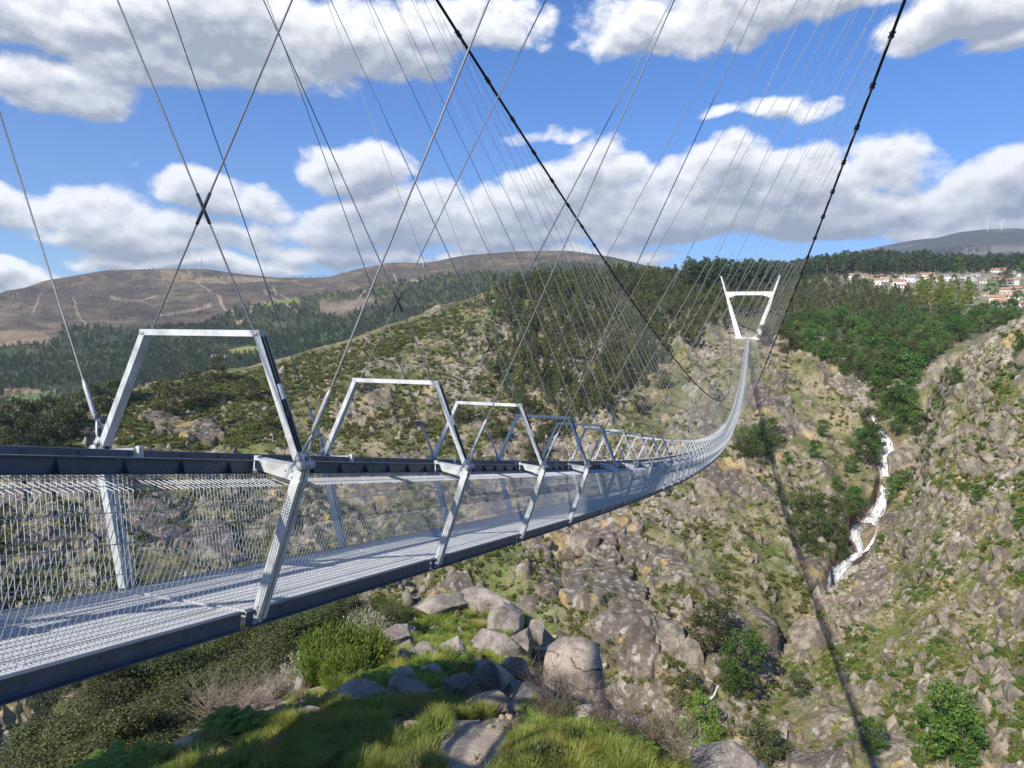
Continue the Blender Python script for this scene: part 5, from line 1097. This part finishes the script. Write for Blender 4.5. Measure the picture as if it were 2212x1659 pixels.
for x in (-4.5, 0.0, 4.0):
    m = MB(); m.tube([(x, 0, -1.5), (x, 0, 2.2 + 1.9 * math.sin((x + 5.5) / 10 * 2.0))], 0.12, 6); link('post', m.mesh('post', M['steel_dark']), t)
t = empty('kiosk', (TX + 10.5, TY + 6, TZ + 0.6), 'small grey ticket kiosk with a white roof right of the far tower foot', 'kiosk'); m = MB(); m.box(-2.2, 2.2, -1.6, 1.6, -2.0, 2.6); link('cabin', m.mesh('cabin', M['stonewall']), t)
m = MB(); m.box(-2.6, 2.6, -2.0, 2.0, 2.6, 2.95); link('roof', m.mesh('roof', M['white']), t); m = MB(); m.box(-1.4, 1.4, -1.66, -1.55, 0.6, 2.0); link('window', m.mesh('window', M['pane']), t); m = MB(); m.tube([(-2.4, -1.8, -1.5), (-2.4, -1.8, 5.8)], 0.16, 6); link('pole', m.mesh('pole', M['white']), t)
t = empty('viewing_platform', (TX + 9.5, TY + 3, TZ - 0.3), 'pale terrace with railing right of the far tower foot', 'terrace'); m = MB(); m.prism([(-6, -0.5), (6, -0.5), (6, 0), (-6, 0)], -3.5, 3.0); m.box(-5.9, 5.9, -3.2, 2.9, -4.0, -0.5); link('slab', m.mesh('slab', M['cream']), t)
m = MB()
for k in range(12): m.tube([(-5.8 + k * 1.05, -3.4, 0), (-5.8 + k * 1.05, -3.4, 1.1)], 0.04, 4)
m.bar((-5.9, -3.4, 1.1), (5.9, -3.4, 1.1), 0.06, 0.06); link('railing', m.mesh('railing', M['steel_dark']), t)

# big single rocks on the far sides of the gorge
CR = [(1745, 1450, 92, 95, 'big pale boulder with dark streaks beside the bridge shadow'), (1795, 1185, 40, 50, 'dark boulder at the left edge of the waterfall pool'), (1480, 1490, 60, 80, 'dark block with a white flank above the round dark tree'), (1420, 1470, 130, 125, 'broad dark cliff block right of the cracked boulder'), (1560, 1165, 40, 60, 'tall pale rock pillar under the middle of the deck'),
      (1300, 1160, 60, 62, 'dark smooth slab below the nearest far hoops'), (1250, 1215, 90, 60, 'broad brown slab below the deck, above the cracked boulder'), (1520, 1120, 50, 60, 'dark leaning slab below the sagging deck'), (1690, 960, 40, 34, 'grey block just right of the bridge shadow near its top'), (1650, 1010, 70, 26, 'long dark ledge under the far deck'),
      (1960, 1040, 62, 80, 'pale brown smooth slab right of the waterfall'), (1925, 1070, 40, 50, 'brown wet rock right of the lower fall'), (2180, 1250, 34, 60, 'orange stained block on the right spur'), (2180, 1120, 40, 40, 'grey block on the upper right spur'), (2160, 1490, 46, 50, 'dark block low on the right spur'), (1870, 1155, 30, 36, 'brown rock splitting the waterfall in two')]
for j, (X, Y, wp, hp, lab) in enumerate(CR):
    S = SB if X > 2100 or (Y > 1400 and X > 1700) else SA; P = on(S, X, Y - hp * 0.45); r = float(np.linalg.norm(P)); w = wp * r / FOC / 2; h = hp * r / FOC / 2
    me = rock_mesh('cliff_rock', 400 + j, M['cliff_rock'], n=4, dims=(w, w * 0.55, h * 1.05), cuts=13, rough=0.05, lo=0.5, hi=0.85)
    o = link('cliff_rock', me, loc=P + np.array((0, w * 0.12, -h * 0.1)), rot=(-0.45, 0.1 * math.sin(j * 3.0), 0.33 + 0.3 * math.sin(j * 1.7))); tag(o, lab, 'rock')
#@@NEAR
# ------------------------------------------------------------------ the near hill: boulders
hpx, hpy = to_px(HP.reshape(-1, 3)); hfl = HP.reshape(-1, 3); hfw = hfl @ np.array(F0); hrr = np.hypot(hfl[:, 0], hfl[:, 1]); hok = (hfw > 2) & (hrr < 32)
# keep only what the eye can see of the hill (nothing nearer hides it)
elv = HP[..., 2] / RN; vis = (elv >= np.maximum.accumulate(elv, 1) - 1e-4).reshape(-1)
hok &= vis
hidx = np.nonzero(hok)[0]; hpx, hpy, hfl, hrr = hpx[hidx], hpy[hidx], hfl[hidx], hrr[hidx]
def near_spots(poly, n, seed, rag=10):
    ok = np.nonzero(softpoly(hpx, hpy, poly, seed, rag))[0]; w = hrr[ok] ** 2; rng = np.random.default_rng(seed)
    if not len(ok): return np.zeros((0, 3))
    return hfl[rng.choice(ok, n, True, w / w.sum())] + rng.normal(size=(n, 3)) * np.array((0.04, 0.04, 0))
PATH = [(930, 1690), (950, 1600), (985, 1555), (1070, 1555), (1125, 1600), (1075, 1645), (1060, 1690)]
def off_path(P):
    x, y = to_px(P); return P[~softpoly(x, y, PATH, 77, 10)]
def spot(X, Y):
    d = (hpx - X) ** 2 + (hpy - Y) ** 2; k = int(np.argmin(d)); return hfl[k]
BL = [(790, 1520, 130, 42, 'granite', 'long flat boulder along the left edge of the grass'), (1065, 1508, 108, 78, 'granite', 'rounded grey boulder half in shade above the grass'), (866, 1492, 62, 56, 'granite', 'upright cracked boulder left of the brown bush'), (990, 1520, 78, 60, 'granite', 'shaded grey boulder in the middle of the row behind the grass'),
      (880, 1522, 120, 48, 'granite', 'dark shaded boulder lying just behind the tallest grass'), (1045, 1550, 138, 50, 'tan_stone', 'flat tan boulder at the right end of the shaded row'), (1135, 1545, 122, 60, 'granite', 'blue grey shaded boulder below the cracked rock'), (1120, 1520, 90, 50, 'granite', 'shaded boulder behind the blue grey one'),
      (886, 1592, 44, 32, 'tan_stone', 'small tan stone alone on the bare path'), (925, 1552, 62, 18, 'tan_stone', 'flat yellowish stone at the head of the bare path'), (288, 1622, 72, 28, 'tan_stone', 'pale cracked slab at the left edge of the grass'), (660, 1560, 80, 26, 'granite', 'shaded flat stone half buried left of the path'),
      (1272, 1572, 78, 52, 'granite', 'pale boulder at the right end of the grassy ledge'), (1350, 1590, 120, 44, 'granite', 'low pale boulder right of the ledge end'), (1560, 1690, 190, 70, 'granite', 'big pale slab at the frame foot right of the ledge'), (1195, 1580, 50, 22, 'tan_stone', 'pale flat stone in the grass below the cracked rock'),
      (1182, 1436, 48, 46, 'granite', 'rounded block resting against the cracked boulder'), (1122, 1432, 62, 76, 'granite', 'tall pale rounded boulder left of the cracked one'), (1070, 1428, 112, 54, 'granite', 'broad rounded boulder left of the tall pale one'), (975, 1428, 76, 46, 'granite', 'split grey boulder among green plants'),
      (912, 1432, 66, 40, 'granite', 'pale weathered boulder left of the split one'), (845, 1412, 92, 56, 'granite', 'dark slab leaning over a split, beside the heather'), (868, 1436, 52, 30, 'granite', 'small round boulder under the dark leaning slab'), (802, 1446, 46, 40, 'granite', 'white speckled boulder below the heather'),
      (925, 1470, 56, 40, 'granite', 'broken striped boulder left of the brown bush'), (1085, 1372, 92, 62, 'granite', 'big dark slab at the upper right of the mound'), (950, 1330, 120, 46, 'granite', 'flat topped boulder crowning the mound on the left'), (1050, 1326, 120, 42, 'granite', 'flat topped boulder crowning the mound on the right'), (865, 1382, 60, 30, 'granite', 'dark ledge stone with an orange patch'),
      (1040, 1462, 70, 30, 'granite', 'low boulder under the dry brown bush'), (1105, 1470, 80, 56, 'granite', 'grey boulder hung with dry twigs'), (770, 1490, 30, 20, 'tan_stone', 'little stone by the long flat boulder'), (1150, 1385, 50, 40, 'granite', 'square block behind the tall pale boulder'), (650, 1500, 34, 52, 'granite', 'upright grey stone left of the long flat boulder')]
for j, (X, Y, wp, hp, mt, lab) in enumerate(BL):
    P = spot(X, Y - hp * 0.12); r = float(P @ np.array(F0)); w = 1.0 * wp * r / FOC / 2; h = 1.05 * hp * r / FOC / 2
    me = rock_mesh('boulder', 500 + j, M[mt], n=5, dims=(w * 1.05, min(w, h * 1.6) * 0.95, h * 1.25), cuts=17 + j % 5, rough=0.045, lo=0.42, hi=0.82)
    tag(link('boulder', me, loc=P + np.array((0.0, 0.25 * w, h * 0.5)), rot=(0.12 * math.sin(j), 0.14 * math.sin(j * 2.1), 0.33 + 0.5 * math.sin(j * 1.3))), lab, 'boulder')
# the big cracked boulder stands below the ledge
c = atz(1236, 1468, 24.0); V, F = rock_np(617, 5, (1, 1, 1), 14, 0.06, 0.60, 0.9); V = np.sign(V) * np.abs(V) ** 0.72 * np.array((1.1, 0.95, 1.4)); me = mesh_np('boulder', V, F, M['granite_crack'], True)
tag(link('boulder', me, loc=c, rot=(0.0, 0.05, 0.3)), 'large upright boulder crossed by thin cracks at the right of the mound', 'boulder')
# ------------------------------------------------------------------ evergreen oaks below the deck
OAK = [tree_parts(700 + s, 6.0, 0.16, round_(2.3), 40, 0.66, 34000, 0.046, M['oak'], M['bark'], 0.06, 0.04, 0.8) for s in range(3)]
OK_ = [(120, 1560, 15.5), (190, 1465, 18), (300, 1420, 19.5), (400, 1400, 20), (190, 1575, 13.5), (310, 1530, 15), (430, 1480, 17), (470, 1365, 22), (570, 1320, 23), (650, 1270, 25), (735, 1225, 27), (600, 1385, 20), (530, 1425, 18.5), (110, 1650, 12), (760, 1285, 24), (250, 1640, 12.5), (360, 1585, 14), (690, 1330, 22)]
for j, (X, Y, dep) in enumerate(OK_):
    top = atz(X, Y, dep); gz = float(hill_z(np.array([top[0]]), np.array([top[1]]))[0]) - 0.2; H = min(max(top[2] - gz, 2.4), 8.5); f = H / 6.0
    t = empty('evergreen_oak', (top[0], top[1], top[2] - H), 'dark evergreen oak with small glossy leaves on the slope under the deck', 'tree', 'evergreen oaks under the deck', j * 1.9)
    for nm, me in zip(('trunk', 'crown'), OAK[j % 3]): o = link(nm, me, t); o.scale = (max(f, 0.75), max(f, 0.75), f)
# ------------------------------------------------------------------ low plants
def tuft_mesh(seed, n, h, spread, mat, w=0.006):
    rng = np.random.default_rng(seed); a = rng.uniform(0, 6.283, n); r0 = spread * 0.75 * np.sqrt(rng.uniform(0, 1, n)); l = h * rng.uniform(0.55, 1.25, n); ln = rng.uniform(0.25, 0.95, n)
    ox, oy = np.cos(a), np.sin(a); a2 = a + rng.normal(size=n) * 0.7; dx, dy = np.cos(a2), np.sin(a2); base = np.stack([ox * r0, oy * r0, 0 * r0 - 0.02], 1); sd = np.stack([-dy, dx, 0 * dx], 1)
    V = []
    for t, ww in ((0, 1), (0.4, 0.85), (0.75, 0.55), (1.0, 0.08)):
        c = base + np.stack([dx * l * ln * t ** 1.6, dy * l * ln * t ** 1.6, l * (t - 0.42 * ln * t ** 2.2)], 1); V += [c - sd * w * ww, c + sd * w * ww]
    V = np.stack(V, 1).reshape(-1, 3); o = np.arange(n)[:, None] * 8
    F = np.concatenate([o + np.array((0, 1, 3, 2)), o + np.array((2, 3, 5, 4)), o + np.array((4, 5, 7, 6))]); return mesh_np('grass_tuft', V, F, mat)
def fern_mesh(seed, nf=9, L=0.6):
    rng = np.random.default_rng(seed); C, D = [], []; V, F = [], []; n = 0
    for k in range(nf):
        a = rng.uniform(0, 6.283); el = rng.uniform(0.6, 1.2); l = L * rng.uniform(0.6, 1.2); d = np.array((math.cos(a), math.sin(a), 0)); s = np.array((-d[1], d[0], 0)); m = 26
        for j in range(m):
            t = (j + 1) / m; p = d * l * t * math.cos(el) * 1.2 + np.array((0, 0, l * (math.sin(el) * t - 0.55 * t * t))); pl = l * 0.24 * math.sin(math.pi * min(1, 0.18 + t * 0.82)) + 0.01
            for sg in (-1, 1):
                q = p + s * sg * pl + d * pl * 0.45 - np.array((0, 0, pl * 0.25)); g = d * l * 0.015; V += [p - g, q - g * 0.3, q + g * 0.3, p + g]; F.append((n, n + 1, n + 2, n + 3)); n += 4
    return mesh_np('fern', np.array(V), np.array(F), M['fern'])
def sprig_mesh(seed, n, H, W, lmat, ls=0.02, per=34):
    """upright feathery shrub: many stems thickly set with tiny leaves"""
    rng = np.random.default_rng(seed); a = rng.uniform(0, 6.283, n); r = W * np.sqrt(rng.uniform(0, 1, n)); top = np.stack([np.cos(a) * r, np.sin(a) * r, H * (1 - 0.45 * (r / W) ** 2) * rng.uniform(0.75, 1.1, n)], 1); base = top * np.array((0.35, 0.35, 0.0)); t = rng.uniform(0.3, 1.0, (n, per))
    P = base[:, None] + (top - base)[:, None] * t[..., None]; P = P.reshape(-1, 3) + rng.normal(size=(n * per, 3)) * ls * 0.8; d = np.repeat(top - base, per, 0); d /= np.linalg.norm(d, axis=1)[:, None]; s = rng.normal(size=P.shape); s -= d * (s * d).sum(1)[:, None]; s /= np.linalg.norm(s, axis=1)[:, None]
    tip = P + d * ls * 1.7 + s * ls * 0.9; w = np.cross(d, s) * ls * 0.35; V = np.stack([P - w, P + w, tip + w * 0.3, tip - w * 0.3], 1).reshape(-1, 3); return mesh_np('foliage', V, np.arange(len(V)).reshape(-1, 4), lmat)
def twig_mesh(seed, n, H, W, mat, r=0.006, arch=0.35):
    rng = np.random.default_rng(seed); m = MB()
    for k in range(n):
        a = rng.uniform(0, 6.283); l = H * rng.uniform(0.5, 1.15); w = W * rng.uniform(0.2, 1.0); p = np.array((0.1 * rng.normal() * W, 0.1 * rng.normal() * W, -0.05)); d = np.array((math.cos(a) * w, math.sin(a) * w, l)); pts = [p + d * t + np.array((math.cos(a), math.sin(a), -0.6)) * arch * W * t ** 2.2 + 0.03 * H * t * rng.normal(size=3) for t in (0, 0.35, 0.7, 1.0)]; m.tube(pts, [r, r * 0.8, r * 0.5, r * 0.2], 3, False)
        for q in range(4):
            b = lerp(np.array(pts[1]), np.array(pts[3]), rng.uniform(0, 0.9)); e = b + np.array((rng.normal() * 0.16 * H, rng.normal() * 0.16 * H, rng.uniform(0.05, 0.28) * H)); m.tube([b, lerp(b, e, 0.5) + 0.02 * H * rng.normal(size=3), e], [r * 0.5, r * 0.35, r * 0.15], 3, False)
    return m.mesh('twigs', mat)
P_GT = proto_col('grass_tuft', [tuft_mesh(800 + s, 520, 0.30 + 0.05 * (s % 3), 0.24, M['grass'], 0.0045) for s in range(4)])
P_GS = proto_col('short_grass', [tuft_mesh(810 + s, 220, 0.12, 0.2, M['drygrass'] if s == 2 else M['grass'], 0.004) for s in range(3)])
P_FERN = proto_col('bracken', [fern_mesh(820 + s) for s in range(4)])
P_PEB = proto_col('pebble', [rock_mesh('pebble', 830 + s, M['tan_stone'], n=2, cuts=7, lo=0.5, hi=0.85) for s in range(4)])
g = np.concatenate([near_spots([(560, 1680), (660, 1590), (760, 1570), (830, 1590), (850, 1640), (850, 1680)], 100, 1), near_spots([(900, 1520), (950, 1530), (985, 1580), (960, 1590), (890, 1570), (855, 1550)], 45, 2), near_spots([(820, 1590), (960, 1600), (1000, 1680), (840, 1680)], 10, 3),
                    near_spots([(420, 1680), (540, 1600), (600, 1540), (720, 1520), (760, 1560), (640, 1600), (540, 1680)], 55, 4), near_spots([(730, 1540), (850, 1510), (900, 1530), (800, 1580)], 26, 5), near_spots([(1010, 1690), (1060, 1610), (1200, 1580), (1330, 1620), (1450, 1660), (1460, 1700)], 120, 6), near_spots([(960, 1540), (1060, 1550), (1090, 1590), (1000, 1580)], 14, 7), near_spots([(120, 1690), (320, 1650), (480, 1590), (430, 1690)], 26, 8)])
g = off_path(g); scatter('grass', g, size(len(g), 0.26, 0.6, 20), P_GT, 'long green grass growing in tufts on the near ledge', 'grass', 20, 0.12)
g = near_spots([(100, 1700), (300, 1640), (520, 1570), (640, 1500), (900, 1490), (1150, 1540), (1300, 1570), (1480, 1660), (1480, 1700)], 260, 9); g = off_path(g); scatter('short_grass', g, size(len(g), 0.5, 1.3, 21), P_GS, 'short sparse grass between the tufts on the near ledge', 'grass', 21, 0.1)
g = near_spots([(100, 1700), (300, 1640), (520, 1570), (640, 1500), (900, 1490), (1150, 1540), (1300, 1570), (1480, 1660), (1480, 1700)], 700, 10); scatter('gravel', g, 0.012 + 0.05 * np.random.default_rng(3).random(len(g)) ** 4, P_PEB, 'tan pebbles on the bare soil of the near ledge', 'gravel', 22, 0.4)
g = np.concatenate([near_spots([(460, 1600), (500, 1555), (560, 1560), (580, 1590), (500, 1610)], 50, 11), near_spots([(140, 1690), (260, 1655), (330, 1640), (320, 1690)], 36, 12), near_spots([(880, 1340), (960, 1320), (1060, 1380), (1070, 1410), (980, 1400), (900, 1390)], 260, 13), near_spots([(700, 1470), (800, 1440), (860, 1450), (960, 1470), (960, 1490), (760, 1500)], 200, 14), near_spots([(890, 1400), (1010, 1420), (1030, 1470), (940, 1480), (880, 1450)], 160, 15), near_spots([(1130, 1530), (1190, 1520), (1260, 1570), (1180, 1580)], 26, 16), near_spots([(1240, 1590), (1420, 1610), (1430, 1640), (1300, 1640)], 30, 17)])
scatter('bracken', g, size(len(g), 0.35, 0.75, 23), P_FERN, 'bright green bracken and low plants between the boulders', 'bracken', 23, 0.2)
g = near_spots([(640, 1450), (800, 1340), (980, 1290), (1130, 1330), (1160, 1420), (1100, 1480), (900, 1500), (700, 1500)], 330, 18); scatter('mound_grass', g, size(len(g), 0.4, 1.0, 24), P_GT, 'green grass filling the gaps between the boulders of the mound', 'grass', 24, 0.15)
g = near_spots([(640, 1450), (800, 1340), (980, 1290), (1130, 1330), (1200, 1420), (1250, 1540), (1100, 1520), (900, 1500), (700, 1500)], 170, 19); scatter('rubble', g, 0.06 + 0.3 * np.random.default_rng(8).random(len(g)) ** 3, P_ROCK, 'small broken stones between the boulders of the mound', 'rubble', 25, 0.4, 0.2)
def low_plant(name, X, Y, parts, label, cat='shrub', group=None, sc=1.0, rz=0.0):
    P = spot(X, Y); t = empty(name, P - np.array((0, 0, 0.05)), label, cat, group, rz)
    for nm, me in parts: o = link(nm, me, t); o.scale = (sc, sc, sc)
HE = [sprig_mesh(840 + s, 260, 0.9, 0.62, M['heath'], 0.024) for s in range(2)]; BLM = [sprig_mesh(850 + s, 120, 0.85, 0.5, M['bloom'], 0.018, 20) for s in range(2)]; STM = [twig_mesh(860 + s, 22, 0.8, 0.45, M['darktwig'], 0.008) for s in range(2)]
for X, Y, s, lab in ((720, 1462, 1.35, 'bright green heather left of the dark leaning slab, tallest of its clump'), (775, 1450, 1.3, 'bright green heather touching the dark leaning slab'), (690, 1475, 1.0, 'low bright heather at the left foot of the mound'), (835, 1358, 1.5, 'bright green heather high on the mound beside the dark trees'), (745, 1478, 0.9, 'small bright heather above the long flat boulder')):
    low_plant('heather', X, Y, (('foliage', HE[X % 2]), ('stems', STM[X % 2])), lab, 'shrub', 'heather shrubs', s, X * 0.1)
for X, Y, s, lab in ((655, 1482, 1.1, 'pale cream flowered shrub at the left foot of the mound'), (785, 1395, 1.5, 'pale cream flowered shrub behind the heather'), (820, 1385, 1.3, 'cream flowered shrub between the two tall heathers')):
    low_plant('flowering_shrub', X, Y, (('flowers', BLM[X % 2]), ('stems', STM[X % 2])), lab, 'shrub', 'pale flowering shrubs', s, X * 0.1)
TW = [twig_mesh(870 + s, 70, 1.0, 0.45, M['twig'], 0.007, 0.5) for s in range(2)]; DT = [twig_mesh(880 + s, 60, 0.9, 0.5, M['darktwig'], 0.006, 0.4) for s in range(2)]
for X, Y, s, mset, lab in ((600, 1510, 0.95, TW, 'pale dry broom with arching twigs beside the dark oaks'), (565, 1530, 0.7, TW, 'shorter pale dry broom left of the arching one'), (470, 1560, 1.1, TW, 'grey dry twiggy bush at the edge of the ledge'), (520, 1545, 0.8, TW, 'small grey dry bush between the two dry brooms'), (1000, 1490, 0.7, DT, 'round dry brown bush between two boulders'), (1020, 1500, 0.6, DT, 'dark dry bush against the rounded shaded boulder'), (1150, 1490, 0.95, DT, 'dark dry bush hanging beside the cracked boulder'), (1195, 1560, 0.85, DT, 'dark tangle of twigs in front of the cracked boulder'), (1100, 1430, 0.7, TW, 'pale dry twigs between the mound boulders'), (1400, 1630, 0.9, DT, 'dry grey bush at the right end of the ledge'), (1450, 1660, 0.6, TW, 'pale dry bush right of the ledge end'), (1320, 1600, 0.7, DT, 'small dark dry bush behind the low pale boulder')):
    low_plant('dry_bush', X, Y, (('twigs', mset[X % 2]),), lab, 'dry bush', 'dry bushes', s, X * 0.1)
for X, Y, s, lab in ((1180, 1655, 0.5, 'dark green bush in the grass at the foot of the frame'), (1130, 1662, 0.45, 'small dark green bush left of the larger one in the grass'), (1240, 1605, 0.4, 'low dark bush in the grass by the ledge end')):
    low_plant('dark_bush', X, Y, (('foliage', sprig_mesh(890 + X % 7, 200, 0.5, 0.55, M['oak'], 0.03)),), lab, 'bush', 'dark bushes in the grass', s, X * 0.1)

# ------------------------------------------------------------------ the air over the valley
m = bpy.data.materials.new('haze'); m.use_nodes = True; t = NT(m.node_tree); t.n.clear(); out = t.node('ShaderNodeOutputMaterial'); v = t.node('ShaderNodeVolumePrincipled')
v.inputs['Color'].default_value = (0.72, 0.84, 1.0, 1); v.inputs['Density'].default_value = 0.00007; v.inputs['Anisotropy'].default_value = 0.2; t.l.new(v.outputs[0], out.inputs['Volume'])
mb = MB(); mb.box(-5200, 5200, -300, 8600, -190, 1250); o = link('haze', mb.mesh('haze', m)); o['kind'] = 'stuff'
